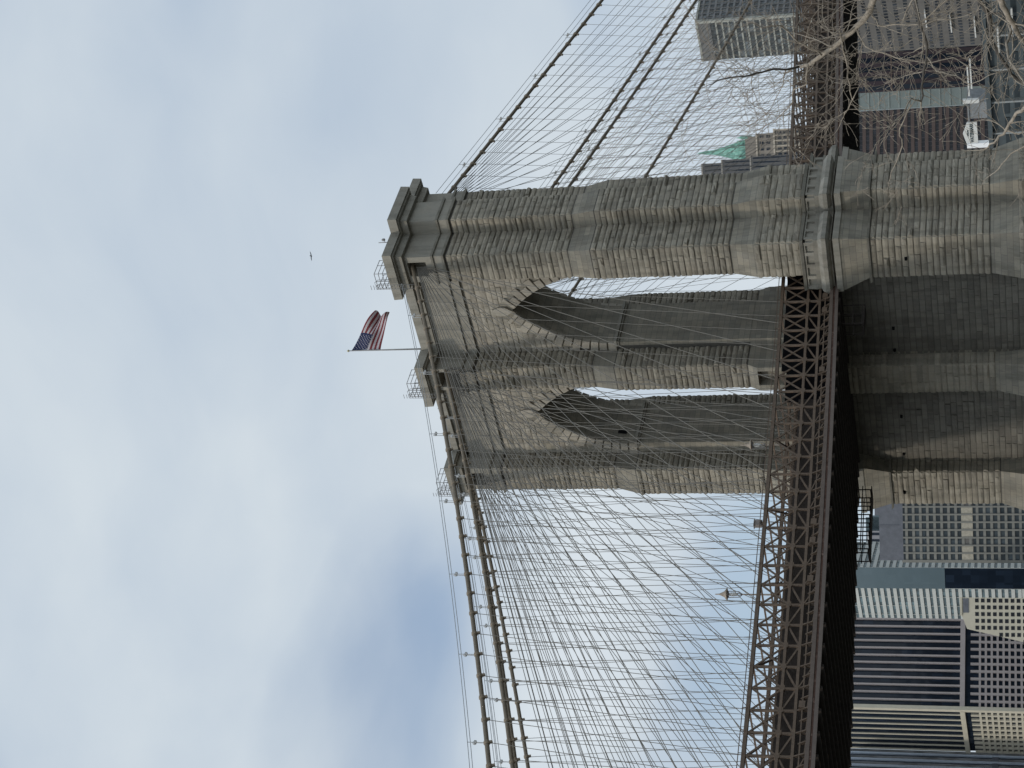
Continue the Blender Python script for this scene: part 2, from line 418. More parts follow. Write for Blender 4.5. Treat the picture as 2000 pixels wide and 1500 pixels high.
# arch walls
def zarch(y):  # y from the arch centre line
    return ZI+math.sqrt(max(0,RR*RR-(abs(y)+CC)**2))
for s in (-1,1):
    yc=s*YA
    mb=MB(); K=36
    ys=[-HA*math.cos(math.pi*k/K) if True else 0 for k in range(K+1)]
    ys=sorted(set([round(y,4) for y in ys]+[0.]))
    for a,b in zip(ys[:-1],ys[1:]):
        za,zb=zarch(a),zarch(b)
        for sx in (-1,1):
            q=[(sx*DW,yc+a,za),(sx*DW,yc+b,zb),(sx*DW,yc+b,77.7),(sx*DW,yc+a,77.7)]
            if sx<0: q=q[::-1]
            mb.face(q,1)
        mb.face([(-DW,yc+a,za),(DW,yc+a,za),(DW,yc+b,zb),(-DW,yc+b,zb)],1)
    mb.face([(-DW,yc-HA,77.7),(DW,yc-HA,77.7),(DW,yc+HA,77.7),(-DW,yc+HA,77.7)],1)
    # coursed spandrel, stopping at the ring of voussoirs
    def ringext(z,off):   # half width of the ring's outside at height z
        r=RR+off; dz=z-ZI
        if dz>=r: return None
        w=math.sqrt(max(0,r*r-dz*dz))-CC
        return w if w>0 else None
    yo=HA+ (ST['T'][4]-YJ); yi=YK-WM
    for sx in (-1,1):
        def skip(za,zb,L,sx=sx,s=s):
            w=ringext((za+zb)/2-.2,1.45)
            if w is None: return [(0,L)]
            # run goes along y; local coordinate of the arch centre
            cl = c0
            out=[]
            if cl-w>.3: out.append((0,cl-w))
            if L-(cl+w)>.3: out.append((cl+w,L))
            return out
        y0,y1=(yc-(yo if s<0 else HA+yi),yc+(HA+yi if s<0 else yo))
        if sx<0: P,Q=(-DW,y1),(-DW,y0); c0=y1-yc
        else: P,Q=(DW,y0),(DW,y1); c0=yc-y0
        blocks(mb,P,Q,61.0,77.5,.66,.10,skip,1.0,2.6,.035,.06)
    part(mb,'arch_wall',[ST_V,ST_S],tower)
    # head of the wall
    mb=MB()
    y0,y1=(yc-(yo if s<0 else HA+yi)+.01,yc+(HA+yi if s<0 else yo)-.01)
    mb.box(-DW-.12,DW+.12,y0+.1,y1-.1,77.95,79.0); mb.box(-DW+.02,DW-.02,y0,y1,79.0,82.6)
    for za,zb,e in ((77.7,77.95,.36),(79.0,79.22,.36),(82.6,83.3,.5),(83.3,84.4,1.0)):
        mb.box(-DW-e,DW+e,y0-.0,y1+.0,za,zb-.003)
    part(mb,'parapet_wall',[ST_P],tower)
    # voussoirs
    nv=13; th_end=math.acos(CC/RR)
    for sx in (-1,1):
        mb=MB()
        for side in (-1,1):
            for k in range(nv):
                a0=th_end*k/nv+ (.0045 if k else 0); a1=th_end*(k+1)/nv-.0045
                if k==nv-1: a1-=.03
                ro=RR+(1.12 if k%2 else 1.75)
                def pp(r,a): return (yc+side*(r*math.cos(a)-CC), ZI+r*math.sin(a))
                qa=[pp(RR-.03,a0),pp(RR-.03,a1),pp(ro,a1),pp(ro,a0)]
                am=(a0+a1)/2
                # clip blocks that would cross the centre line
                qa=[((yc+side*max(.05,side*(y-yc))),z) for y,z in qa]
                x0,x1=sx*(DW-.25),sx*(DW+.20+.04*(k%2))
                A=Vector((x0,*qa[0])); 
                vs=[(x0,y,z) for y,z in qa]+[(x1,y,z) for y,z in qa]
                cy=sum(y for y,z in qa)/4; cz=sum(z for y,z in qa)/4
                vs+=[(x1+sx*.06,cy+(y-cy)*.9,cz+(z-cz)*.9) for y,z in qa]
                fs=[(0,1,5,4),(1,2,6,5),(2,3,7,6),(3,0,4,7),(4,5,9,8),(5,6,10,9),(6,7,11,10),(7,4,8,11),(8,9,10,11)]
                if (sx*side)<0: fs=[tuple(reversed(f)) for f in fs]
                mb.raw(vs,fs,0,rng.random())
        ring=part(mb,'voussoir_ring',[ST_V],tower)
        # keystone: tall hexagon
        mb=MB()
        zt=ZI+math.sqrt(RR*RR-CC*CC)
        hexa=[(-.0,zt-.12),(.62,zt+.75),(.62,zt+1.6),(.28,zt+2.35),(-.28,zt+2.35),(-.62,zt+1.6),(-.62,zt+.75)]
        x0,x1=sx*(DW-.1),sx*(DW+.30); k=len(hexa)
        vs=[(x0,yc+y,z) for y,z in hexa]+[(x1,yc+y,z) for y,z in hexa]
        fs=[(q,(q+1)%k,k+(q+1)%k,k+q) for q in range(k)]+[tuple(reversed(range(k))),tuple(range(k,2*k))]
        if sx<0: fs=[tuple(reversed(f)) for f in fs]
        mb.raw(vs,fs,0,.8)
        k_=part(mb,'keystone',[ST_V],ring)
    # impost mouldings on both jambs
    for jy,dr in ((yc-HA,1),(yc+HA,-1)):
        mb=MB(); mb.box(-DW-.32,DW+.32,jy-dr*.5,jy+dr*.42,ZI-.12,ZI+.2); mb.box(-DW-.2,DW+.2,jy-dr*.5,jy+dr*.22,ZI-.34,ZI-.12-.003)
        part(mb,'impost_moulding',[ST_P],tower)
    # wall under the roadway
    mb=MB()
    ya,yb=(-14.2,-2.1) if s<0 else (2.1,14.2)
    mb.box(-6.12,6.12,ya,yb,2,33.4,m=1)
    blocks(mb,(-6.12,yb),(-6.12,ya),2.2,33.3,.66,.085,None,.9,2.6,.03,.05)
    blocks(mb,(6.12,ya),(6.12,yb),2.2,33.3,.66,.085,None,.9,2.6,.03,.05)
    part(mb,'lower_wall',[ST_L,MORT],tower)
# black blocks standing in for small dark holes in the masonry
for (x,y,z,nx,ny) in ((-6.12,-5.9,27.74,-1,0),(-6.12,-2.75,27.8,-1,0),(-6.12,7.3,27.7,-1,0),(-6.12,13.2,27.8,-1,0),(-8.1,17.6,27.9,-1,0),(-8.1,-17.0,25.6,-1,0)):
    mb=MB(); mb.box(x-.24,x+.1,y-.15,y+.15,z-.14,z+.14); mb.box(x-.34,x-.2,y-.1,y+.1,z-.08,z+.04)
    part(mb,'dark_hole_block',[DARK],tower)
mb=MB(); mb.box(-2.0,-1.3,YJ-.22,YJ+.1,61.9,63.2); part(mb,'dark_hole_plate',[DARK],tower)

# ------------------------------------------------------------------ things standing on the tower
def flagpole():
    y=.35
    t=thing('flagpole',(0,y,84.55),'slim grey flagpole rising from the middle of the tower top','flagpole')
    mb=MB(); mb.lathe((0,y,84.4),[(.5,0),(.5,.35),(.16,.8),(.12,1.2)],10); part(mb,'base',LITE,t,True)
    mb=MB(); mb.tube([(0,y,84.6),(0,y,90.),(0,y,95.85)],[.11,.095,.06],8); part(mb,'pole',IRON,t,True)
    mb=MB(); mb.lathe((0,y,95.85),[(.03,0),(.14,.08),(.16,.18),(.1,.3),(.02,.34)],10); part(mb,'finial',paint('gilt_ball',(.42,.38,.25),.4,.6,.1),t,True)
flagpole()
RED=paint('flag_red',(.17,.03,.035),.85,var=.12,scale=6); WHT=paint('flag_white',(.46,.42,.43),.85,var=.06,scale=6); BLU=paint('flag_navy',(.018,.024,.07),.85,var=.2,scale=6)
def flag():
    mb=MB(); nu,nv=44,26; y0=.35
    d=Vector((.80,-.60,0)); nrm=Vector((.6,.8,0))
    def P(s,t):
        lat=5.3*s - .55*s*s
        ztop=95.6-2.75*s**.92; zbot=91.75-.95*s**1.3
        # folds: the upper part of the fly gathers and falls over
        z=ztop+(zbot-ztop)*t
        amp=.06+.42*s
        off=amp*math.sin(5.2*s+6.5*t+.8)+.5*amp*math.sin(11*t-3.*s)
        lat+=.28*s*math.sin(7*t+1.0)-.25*s*(t-.2)
        z+=.16*s*math.sin(9*t+4*s)
        return Vector((.1,y0-.02,0))+d*lat+nrm*off+Vector((0,0,z))
    vs=[P(i/nu,j/nv) for j in range(nv+1) for i in range(nu+1)]
    n0=0; mb.v=[tuple(v) for v in vs]
    for j in range(nv):
        for i in range(nu):
            a=j*(nu+1)+i; mb.f.append((a,a+nu+1,a+nu+2,a+1))
            stripe=j//2
            m=2 if (i/nu<.40 and stripe<7) else (0 if stripe%2==0 else 1)
            mb.m.append(m); mb.t.append(.5)
    root=thing('flag',(0,.35,91.7),'red and white striped flag with starred navy canton blowing from the flagpole','flag')
    o=part(mb,'cloth',[RED,WHT,BLU],root,True)
    so=o.modifiers.new('thick','SOLIDIFY'); so.thickness=.03
    st=MB()
    for r in range(9):
        for c in range(6 if r%2==0 else 5):
            s_=(c+.5+(.5 if r%2 else 0))/6*.385; t_=(r+.7)/9.4*(7/13)
            p=P(s_,t_); du=(P(s_+.01,t_)-p).normalized(); dv=(P(s_,t_+.01)-p).normalized(); nn=du.cross(dv).normalized()
            for sg in (1,-1):
                pts=[]
                for k in range(10):
                    a=math.pi*k/5-math.pi/2; rr=.085 if k%2==0 else .034
                    pts.append(p+du*math.cos(a)*rr+dv*math.sin(a)*rr+nn*.03*sg)
                st.face(pts if sg>0 else pts[::-1])
    part(st,'stars',[WHT],root)
flag()
def cage(y,label):
    """pipe guard rail and hooked ladder hanging over the cornice above a cable opening"""
    t=thing('guard_rail',(-6.8,y,84.56),label,'guard rail','pipe guard rails on the tower top')
    X0,X1=-8.0,-5.4; ya,yb=y-.9,y+1.2; r=.04
    mb=MB()
    for z in (85.0,85.5,86.0):
        mb.tube([(X1,yb,z),(X0,yb,z),(X0,ya,z),(X1,ya,z)],r,6)
    part(mb,'rail',IRON,t,True)
    for (x,yy) in ((X0,ya),(X0,yb),(X0,y+.2),(X1,ya),(X1,yb),(-6.4,ya),(-6.4,yb)):
        mb=MB(); mb.tube([(x,yy,84.45),(x,yy,86.05)],r,6); part(mb,'post',IRON,t,True)
    mb=MB()
    for yy in (y+.2,y+.8):
        arc=[(X0+1.2,yy,86.7)]+[(X0-.1-.45*math.sin(a),yy,86.35+.45*math.cos(a)) for a in [k*math.pi/6 for k in range(7)]]
        mb.tube([(X0+.3,yy,84.6),(X0+.3,yy,85.9),(X0-.2,yy,86.15),(X0-.7,yy,85.9),(X0-.75,yy,84.2),(X0-.75,yy,80.9)],r*.8,6)
    for k in range(16): z=81.1+.36*k; mb.tube([(X0-.75,y+.2,z),(X0-.75,y+.8,z)],.03,5)
    part(mb,'ladder',IRON,t,True)
    mb=MB(); mb.tube([(X1,yb,85.4),(0.5,y-1.6,84.6)],.03,5); mb.tube([(X1,ya,85.4),(1.4,y-2.4,84.6)],.03,5); part(mb,'stay_rope',IRON,t)
cage(-16.6,'grey pipe guard rail with ladder on the near shaft, closest to the right cornice corner')
cage(.1,'grey pipe guard rail with ladder on the middle shaft beside the flagpole')
cage(16.6,'grey pipe guard rail with ladder on the far shaft behind the cables')
def beacon(x,y,label):
    t=thing('beacon_light',(x,y,84.5),label,'beacon light','small lights on rods along the tower top')
    mb=MB(); mb.tube([(x,y,84.4),(x,y,86.0)],.05,6); part(mb,'rod',IRON,t,True)
    mb=MB(); mb.tube([(x,y,85.2),(x,y-.35,85.25)],.035,5); part(mb,'bracket',IRON,t)
    mb=MB(); mb.lathe((x,y-.38,85.1),[(.05,0),(.16,.05),(.17,.3),(.08,.42),(.01,.44)],8); part(mb,'lamp',IRON,t,True)
beacon(-4.2,-19.2,'small beacon on a rod over the near shaft cornice, right of the pipe rail')
beacon(-1.,-6.2,'small beacon on a rod between the near shaft cornice and the flagpole')
beacon(-1.,9.4,'small beacon on a rod over the parapet between middle and far shafts')

# a bird in flight
def bird(p,sz):
    mb=MB(); x,y,z=p; u=Vector((.65,-.76,0)); f=Vector((.76,.65,0))
    def q(a,b,c): return Vector(p)+u*a*sz+Vector((0,0,c*sz))+f*b*sz
    mb.tube([q(0,-.55,0),q(0,-.35,.02),q(0,-.05,.03),q(0,.2,.03),q(0,.4,.06),q(0,.5,.05)],[.02*sz,.07*sz,.12*sz,.11*sz,.07*sz,.02*sz],8)
    for sg,(c1,c2) in ((1,(.16,.34)),(-1,(.10,-.02))):
        top=[q(0,.18,.05),q(.42*sg,.26,c1),q(1.0*sg,.05,c2)]; bot=[q(0,-.16,.05),q(.40*sg,-.06,c1),q(1.0*sg,.03,c2)]
        for k in range(2):
            mb.face([top[k],top[k+1],bot[k+1],bot[k]]); mb.face([top[k]-V(0,0,.03),bot[k]-V(0,0,.03),bot[k+1]-V(0,0,.03),top[k+1]-V(0,0,.03)])
    mb.face([q(-.06,-.5,0),q(.06,-.5,0),q(.14,-.78,0),q(-.14,-.78,0)]); mb.face([q(-.14,-.78,-.02),q(.14,-.78,-.02),q(.06,-.5,-.02),q(-.06,-.5,-.02)])
    o=mb.build('bird',paint('grey_feathers',(.10,.11,.12),.8)); tag(o,'small grey bird gliding in the clear sky to the right above the flag','bird')
bird((-20,-29.2,87.06),.55)
# ------------------------------------------------------------------ deck
PAN=2.5
def ztop(x):
    if x<60: return 39.62+.0505*x+.00016*x*x
    return ztop(59.999)+.0697*(x-60)
def xs_range(a,b): 
    k0=math.ceil(a/PAN); k1=math.floor(b/PAN); return [k*PAN for k in range(k0,k1+1)]
XA,XB=-122.5,120
deck=thing('bridge_deck',(0,0,30),'long brown steel bridge deck with lattice trusses passing through the tower','bridge deck')
M_POST=unit_rod(STEEL,4); M_W=unit_rod(WIRE,5)
def poly(mb,y,dz,w,h,x0=XA,x1=XB,m=0):
    xs=xs_range(x0,x1)
    for a,b in zip(xs[:-1],xs[1:]):
        mb.bar((a,y,ztop(a)+dz),(b,y,ztop(b)+dz),w,h,m=m)
gm_=MB(); gm_.box(-.27,.27,-.17,.17,-3.08,-2.64); go_=gm_.build('gusset',STEEL); GUS=go_.data; bpy.data.objects.remove(go_)
def truss(y,full):
    root=MB(); poly(root,y,0,.46,.34)
    t=part(root,'stiffening_truss',[STEEL],deck)
    root=MB(); poly(root,y,-2.85,.36,.26); part(root,'middle_chord',[STEEL],t)
    root=MB(); poly(root,y,-4.15,.36,.26); part(root,'lower_chord',[STEEL],t)
    sg=-1 if y<0 else 1
    xs=xs_range(XA,XB)
    # posts: a pair of angles with lacing; the 98 posts nearest the tower
    for x in xs:
        z=ztop(x); mb=None
        o=rod(t,'post',M_POST,(x,y,z-4.2),(x,y,z),.19 if full else .12)
    mb=MB(); w1,w2=(.10,.17) if full else (.06,.11)
    for i,x in enumerate(xs[:-1]):
        x2=xs[i+1]; z,z2=ztop(x),ztop(x2)
        mb.bar((x,y+.09,z-.1),(x2,y+.09,z2-2.8),w1,w2); mb.bar((x,y-.09,z-2.8),(x2,y-.09,z2-.1),w1,w2)
        if i%2==0: mb.bar((x,y+.03,z-2.9),(x2,y+.03,z2-4.1),w1,w2)
        else: mb.bar((x,y+.03,z-4.1),(x2,y+.03,z2-2.9),w1,w2)
    part(mb,'diagonal_bracing',[STEEL],t)
    if full:
        for i,x in enumerate(xs):
            o=bpy.data.objects.new('gusset_plate',GUS); C.objects.link(o); o.parent=t; o.location=(x,y,ztop(x))
    if full:
        # outer edge: fascia girder, brackets, hand rail
        yo=y+sg*.55
        mb=MB(); 
        poly(mb,yo,-5.45,.22,.36); part(mb,'edge_channel',[paint('brown_grey_edge',(.115,.086,.068),.6,var=.2)],t)
        mb=MB(); poly(mb,yo-sg*.06,-5.72,.10,.2); part(mb,'rusty_channel',[RUST],t)
        mb=MB(); poly(mb,yo,-6.02,.26,.34); part(mb,'edge_flange',[paint('brown_grey_flange',(.12,.093,.077),.6,var=.15)],t)
        mb=MB(); poly(mb,y+sg*.35,.42,.07,.07)
        for x in xs: mb.bar((x,y+sg*.35,ztop(x)),(x,y+sg*.35,ztop(x)+.45),.05)
        part(mb,'hand_rail',[STEEL],t)
        for i,x in enumerate(xs[:-1]):
            z=ztop(x); mb=MB()
            mb.bar((x,y,z-4.15),(x,yo,z-5.3),.12,.16); mb.bar((x,y+sg*.1,z-4.2),(x,y+sg*.1,z-5.5),.14,.14)
            mb.bar((x,yo-sg*.1,z-5.2),(x+1.25,yo-sg*.08,z-5.25),.1,.1); mb.bar((x+1.25,y+sg*.1,z-4.6),(x+1.25,yo,z-5.3),.1,.3)
            r2=random.Random(i*7+3)
            if r2.random()<.6: mb.bar((x,y+sg*.2,z-4.3),(x+PAN-.3,y+sg*.24,z-5.25+r2.uniform(-.2,.4)),.11,.11)
            if r2.random()<.3: mb.box(x+.05,x+.8,y+sg*.15,y+sg*.5,z-5.0,z-4.45)
            part(mb,'bracket',[STEEL],t)
        mb=MB(); poly(mb,y+sg*.25,-4.75,.12,.12); part(mb,'pipe_run',[STEEL],t)
    return t
for y,full in ((-13.0,True),(-2.7,False),(2.7,False),(13.0,True)): truss(y,full)
# floor: plates, stringers, cross girders (dark underneath)
mb=MB(); xs=xs_range(XA,XB)
for a,b in zip(xs[::2][:-1],xs[::2][1:]):
    mb.obox((a,-12.7,ztop(a)-5.5),(b-a,0,ztop(b)-ztop(a)),(0,25.4,0),(0,0,.22))
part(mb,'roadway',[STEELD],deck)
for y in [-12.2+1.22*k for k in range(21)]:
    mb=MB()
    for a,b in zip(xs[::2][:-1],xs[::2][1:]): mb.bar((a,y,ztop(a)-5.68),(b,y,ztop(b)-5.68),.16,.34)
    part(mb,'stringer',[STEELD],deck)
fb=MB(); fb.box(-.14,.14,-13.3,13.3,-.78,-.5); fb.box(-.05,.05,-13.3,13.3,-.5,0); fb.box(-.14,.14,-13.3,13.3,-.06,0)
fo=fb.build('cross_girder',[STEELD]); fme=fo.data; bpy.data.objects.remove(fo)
for x in xs:
    o=bpy.data.objects.new('cross_girder',fme); C.objects.link(o); o.parent=deck; o.matrix_parent_inverse=root_inv(deck); o.location=(x+.02,0,ztop(x)-5.6)
# raised footway between the inner trusses, with cross beams over the roadways
mb=MB()
for a,b in zip(xs[:-1],xs[1:]): 
    mb.obox((a+.02,-2.4,ztop(a)-3.1),(b-a-.04,0,ztop(b)-ztop(a)),(0,4.8,0),(0,0,.12))
part(mb,'footway',[paint('worn_planks',(.20,.16,.125),.8)],deck)
mb=MB()
for i,x in enumerate(xs):
    z=ztop(x)
    if i%2==0: mb.bar((x,-13,z-.12),(x,13,z-.12),.10,.16)
    if i<len(xs)-4 and i%4==0:   # long flat lateral braces between the trusses
        x2=xs[i+4]; z2=ztop(x2)
        for ya,yb in ((-13,-2.7),):
            mb.bar((x,ya,z-.3),(x2,yb,z2-.3),.18,.22)
part(mb,'overhead_beams',[STEEL],deck)
# added black plates standing in for the deep shade behind the truss
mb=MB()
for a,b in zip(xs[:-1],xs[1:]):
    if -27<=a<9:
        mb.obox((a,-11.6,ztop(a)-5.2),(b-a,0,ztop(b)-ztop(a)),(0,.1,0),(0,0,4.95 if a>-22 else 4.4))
part(mb,'black_shade_plates',[DARK],deck)
BACKING=paint('dark_shade_paint',(.045,.034,.027),.8,var=.4,scale=1.2)  # added backing plates; shade inside the deck is put into their colour
for lo,hi in ((-999,-27),(9,999)):
  mb=MB()
  for a,b in zip(xs[:-1],xs[1:]):
    if lo<=a<hi: mb.obox((a,-11.9,ztop(a)-5.2),(b-a,0,ztop(b)-ztop(a)),(0,.12,0),(0,0,2.9))
  part(mb,'dark_shade_plates',[BACKING],deck)
mb=MB()
for a,b in zip(xs[:-1],xs[1:]): mb.obox((a,11.8,ztop(a)-5.2),(b-a,0,ztop(b)-ztop(a)),(0,.12,0),(0,0,3.3))
part(mb,'dark_shade_plates',[BACKING],deck)
for y in (-8.2,8.2):
    mb=MB()
    for a,b in zip(xs[:-1],xs[1:]):
        z,z2=ztop(a),ztop(b); mb.bar((a,y,z-5.),(a,y,z-1.6),.16,.16); mb.bar((a,y,z-3.4),(b,y,z2-1.7),.08,.12); mb.bar((a,y,z-1.6),(b,y,z2-1.6),.2,.2); mb.bar((a,y,z-3.4),(b,y,z2-3.4),.16,.3)
    part(mb,'inner_lattice',[STEEL],deck)
mb=MB()
for i,x in enumerate(xs):       # under-deck rails of the travelling scaffold
    pass
for y in (-9.5,-4.2,3.1,9.7):
    mb=MB(); poly(mb,y,-6.05,.12,.14); part(mb,'traveller_rail',[STEEL],deck)

# ------------------------------------------------------------------ cables
def make_cable(yc,yd,zf_l,zf_r,label,x_l=-122,x_r=200,ropeside=True,ystay=None):
    """main cable at y=yc above the tower, hangers reaching the truss at y=yd"""
    t=thing('main_cable',(0,yc,82),label,'main cable','four main cables with their hangers')
    def P(x):
        if x<-4.6: z=zf_l(x)
        elif x>4.6: z=zf_r(x)
        else:
            a=(x+4.6)/9.2; z=zf_l(-4.6)*(1-a)+zf_r(4.6)*a+ .25*math.sin(a*math.pi)
        return Vector((x,yc,z))
    for a,b in ((x_l,-4.),(4.,x_r)):
        mb=MB(); k=60; mb.tube([P(a+(b-a)*i/k) for i in range(k+1)],.215,10)
        part(mb,'cable',[CABLE],t,True)
    mb=MB(); mb.tube([P(-4.2+8.4*i/8)-V(0,0,.0) for i in range(9)],.215,8); part(mb,'cable_saddle',[DARK],t,True)
    # bands: clamp ring with a lug
    bm=MB(); bm.tube([(0,0,-.2),(0,0,-.13),(0,0,.13),(0,0,.2)],[.24,.29,.29,.24],10,cap=True)
    bm.obox((-.12,-.09,-.1),(.24,0,0),(0,-.42,0),(0,0,.2))
    bo=bm.build('cable_band',[paint('band_paint',(.21,.165,.115),.6,var=.15)]); bme=bo.data; bpy.data.objects.remove(bo)
    inv=root_inv(t)
    xs=[x for x in xs_range(x_l,118) if abs(x)>8.4]
    for x in xs:
        p=P(x); d=(P(x+.5)-P(x-.5)).normalized()
        zax=d; yax=(Vector((0,0,1))-d*d.z).normalized(); xax=yax.cross(zax)
        Mx=Matrix((xax,yax,zax)).transposed().to_4x4()
        o=bpy.data.objects.new('cable_band',bme); C.objects.link(o); o.parent=t; o.matrix_parent_inverse=inv; o.matrix_basis=Matrix.Translation(p)@Mx
        if x>116: continue
        rod(t,'hanger',M_W,p-V(0,0,.35),Vector((x,yd,ztop(x)+.1)),.031 if x<0 else .025)
    # hand ropes above the cable, on posts
    ko=0
    for side,a,b in ((-1,-9,x_l),(1,9,120)):
        n=24
        dy=-.45
        for dz,dyy in ((1.75,-.0),(1.6,.75)):
            mb=MB(); pts=[]
            for i in range(n+1):
                x=a+(b-a)*i/n; pts.append(P(x)+V(0,dyy,dz-.0))
            mb.tube(pts,.033,5,cap=False); part(mb,'hand_rope',[ROPE],t)
    pm=MB(); pm.tube([(0,0,.2),(0,0,1.78)],.035,5); pm.tube([(.55,.75,.0),(.55,.75,1.62)],.035,5); pm.lathe((0,.1,.95),[(.02,0),(.13,.05),(.17,.18),(.13,.31),(.02,.36)],8)
    pm.box(-.05,.05,-.25,.0,.9,1.1)
    po=pm.build('rope_post',[ROPE]); pme=po.data; bpy.data.objects.remove(po)
    xs4=[x for x in xs_range(x_l,110) if abs(x)>12 and int(round(x/PAN))%4==2]
    for x in xs4:
        o=bpy.data.objects.new('rope_post',pme); C.objects.link(o); o.parent=t; o.matrix_parent_inverse=inv; o.location=P(x)
    # diagonal stays fanning from the saddle to the truss
    for sgn in (-1,1):
        k=0
        for q in range(1,25):
            xd=sgn*(9.+4.72*q)
            if xd<x_l: break
            f=(q-1)/23
            x0=sgn*(6.2+.4*f); p=V(sgn*6.3,yc+(.35 if q%2 else -.3),81.4-1.35*(1-f))
            if abs(yc)<5: p.z-=.35
            rod(t,'diagonal_stay',M_W,p,V(xd,yd,ztop(xd)+.1),.038 if xd<0 else .030)
    return P
make_cable(-16.75,-13.1,lambda x:84.3+.395*x+.00065*x*x,lambda x:83.3-.27*x+.00012*x*x,'nearest main cable, crossing in front of both arches from the right hand shaft')
PB=make_cable(-1.45,-2.8,lambda x:83.75+.39*x+.00065*x*x,lambda x:83.2-.272*x+.0003*x*x,'front one of the close pair of main cables on the middle shaft')
make_cable(1.45,2.8,lambda x:83.75+.39*x+.00065*x*x,lambda x:83.2-.272*x+.0003*x*x,'rear one of the close pair of main cables on the middle shaft')
make_cable(16.75,13.1,lambda x:84.3+.395*x+.00065*x*x,lambda x:83.6-.262*x+.0003*x*x,'farthest main cable, lowest of the cables right of the tower')
# fans of dark fittings at the saddles
def street_lamp(x,y,h,label):
    z=ztop(x)-.2
    t=thing('street_lamp',(x,y,z),label,'street lamp','lantern street lamps on the deck')
    top=z+h
    mb=MB(); mb.lathe((x,y,z),[(.22,0),(.2,.5),(.09,.8),(.07,h-2.6),(.07,h-2.25)],8); part(mb,'post',paint('beige_lamp_post',(.25,.21,.17),.6),t,True)
    mb=MB()
    for a in range(4):
        c,s_=math.cos(a*math.pi/2+.5),math.sin(a*math.pi/2+.5)
        mb.tube([(x+.05*c,y+.05*s_,top-2.3),(x+.30*c,y+.30*s_,top-2.0),(x+.34*c,y+.34*s_,top-.75)],.045,5)
    mb.lathe((x,y,top-.95),[(.29,0),(.31,.06),(.29,.12)],12)
    part(mb,'lantern_cage',IRON,t,True)
    mb=MB(); mb.lathe((x,y,top-1.9),[(.04,0),(.15,.15),(.2,.5),(.18,.8),(.08,1.)],10); part(mb,'lamp_globe',LITE,t,True)
    mb=MB(); mb.lathe((x,y,top-.8),[(.62,0),(.55,.1),(.3,.3),(.16,.6),(.07,.8),(.05,1.2),(.01,1.25)],14); part(mb,'cap',paint('beige_lamp_cap',(.33,.27,.21),.6),t,True)
street_lamp(-43.7,-2.3,6.0,'lantern lamp post on the deck standing against open sky left of the tower')
street_lamp(-21.4,-2.3,4.9,'lantern lamp post on the deck in front of the far arch')
street_lamp(7.5,-9.5,4.3,'lantern lamp post on the deck inside the near arch')
t=thing('equipment_box',(-34,-2.6,ztop(-34)),'grey box fixed on the top chord of the deck truss left of the tower','equipment box')
mb=MB(); mb.box(-44.8,-44.1,-13.2,-12.8,ztop(-44)+.25,ztop(-44)+.95); mb.box(-44.9,-44.0,-13.3,-12.7,ztop(-44)+.95,ztop(-44)+1.02); part(mb,'cabinet',paint('box_grey',(.22,.19,.17),.6),t)
mb=MB(); mb.box(-44.6,-44.3,-13.2,-12.8,ztop(-44)-.1,ztop(-44)+.35); part(mb,'foot',STEEL,t)
t.location=(-44.5,-13,ztop(-44)); 
for c_ in t.children: c_.matrix_parent_inverse=root_inv(t)

# maintenance platform slung under the far edge beside the tower
t=thing('maintenance_platform',(-20,11.5,31),'dark hanging scaffold platform slung under the deck beside the far shaft','scaffold platform')
mb=MB()
for y in (10.6,12.6):
    for z in (30.9,31.9): mb.bar((-24.8,y,z-.3),(-14.5,y,z),.10)
part(mb,'side_rails',STEELD,t)
for k in range(8):
    x=-24.5+1.35*k; mb=MB()
    for y in (10.6,12.6): mb.bar((x,y,30.6+.025*(x+27)),(x,y,33.4),.10)
    mb.bar((x,10.6,30.7+.025*(x+27)),(x,12.6,30.7+.025*(x+27)),.12)
    part(mb,'hanger_frame',STEELD,t)
mb=MB(); mb.obox((-24.8,10.6,30.6),(10.3,0,.25),(0,2.0,0),(0,0,.08)); part(mb,'deck_boards',STEELD,t)
t=thing('maintenance_platform',(-20,-5,32.4),'small dark grated walkway hanging under the near half of the deck at the tower','scaffold platform')
mb=MB()
for y in (-11.2,-9.7): 
    for z in (30.6,31.6): mb.bar((-12,y,z-.1),(-8.4,y,z),.1)
part(mb,'side_rails',STEELD,t)
mb=MB(); mb.box(-12,-8.4,-11.2,-9.7,30.3,30.4); part(mb,'deck_boards',STEELD,t)
for x in (-11.8,-10.2,-8.6):
    mb=MB(); 
    for y in (-11.2,-9.7): mb.bar((x,y,30.3),(x,y,33.6),.09)
    part(mb,'hanger_frame',STEELD,t)
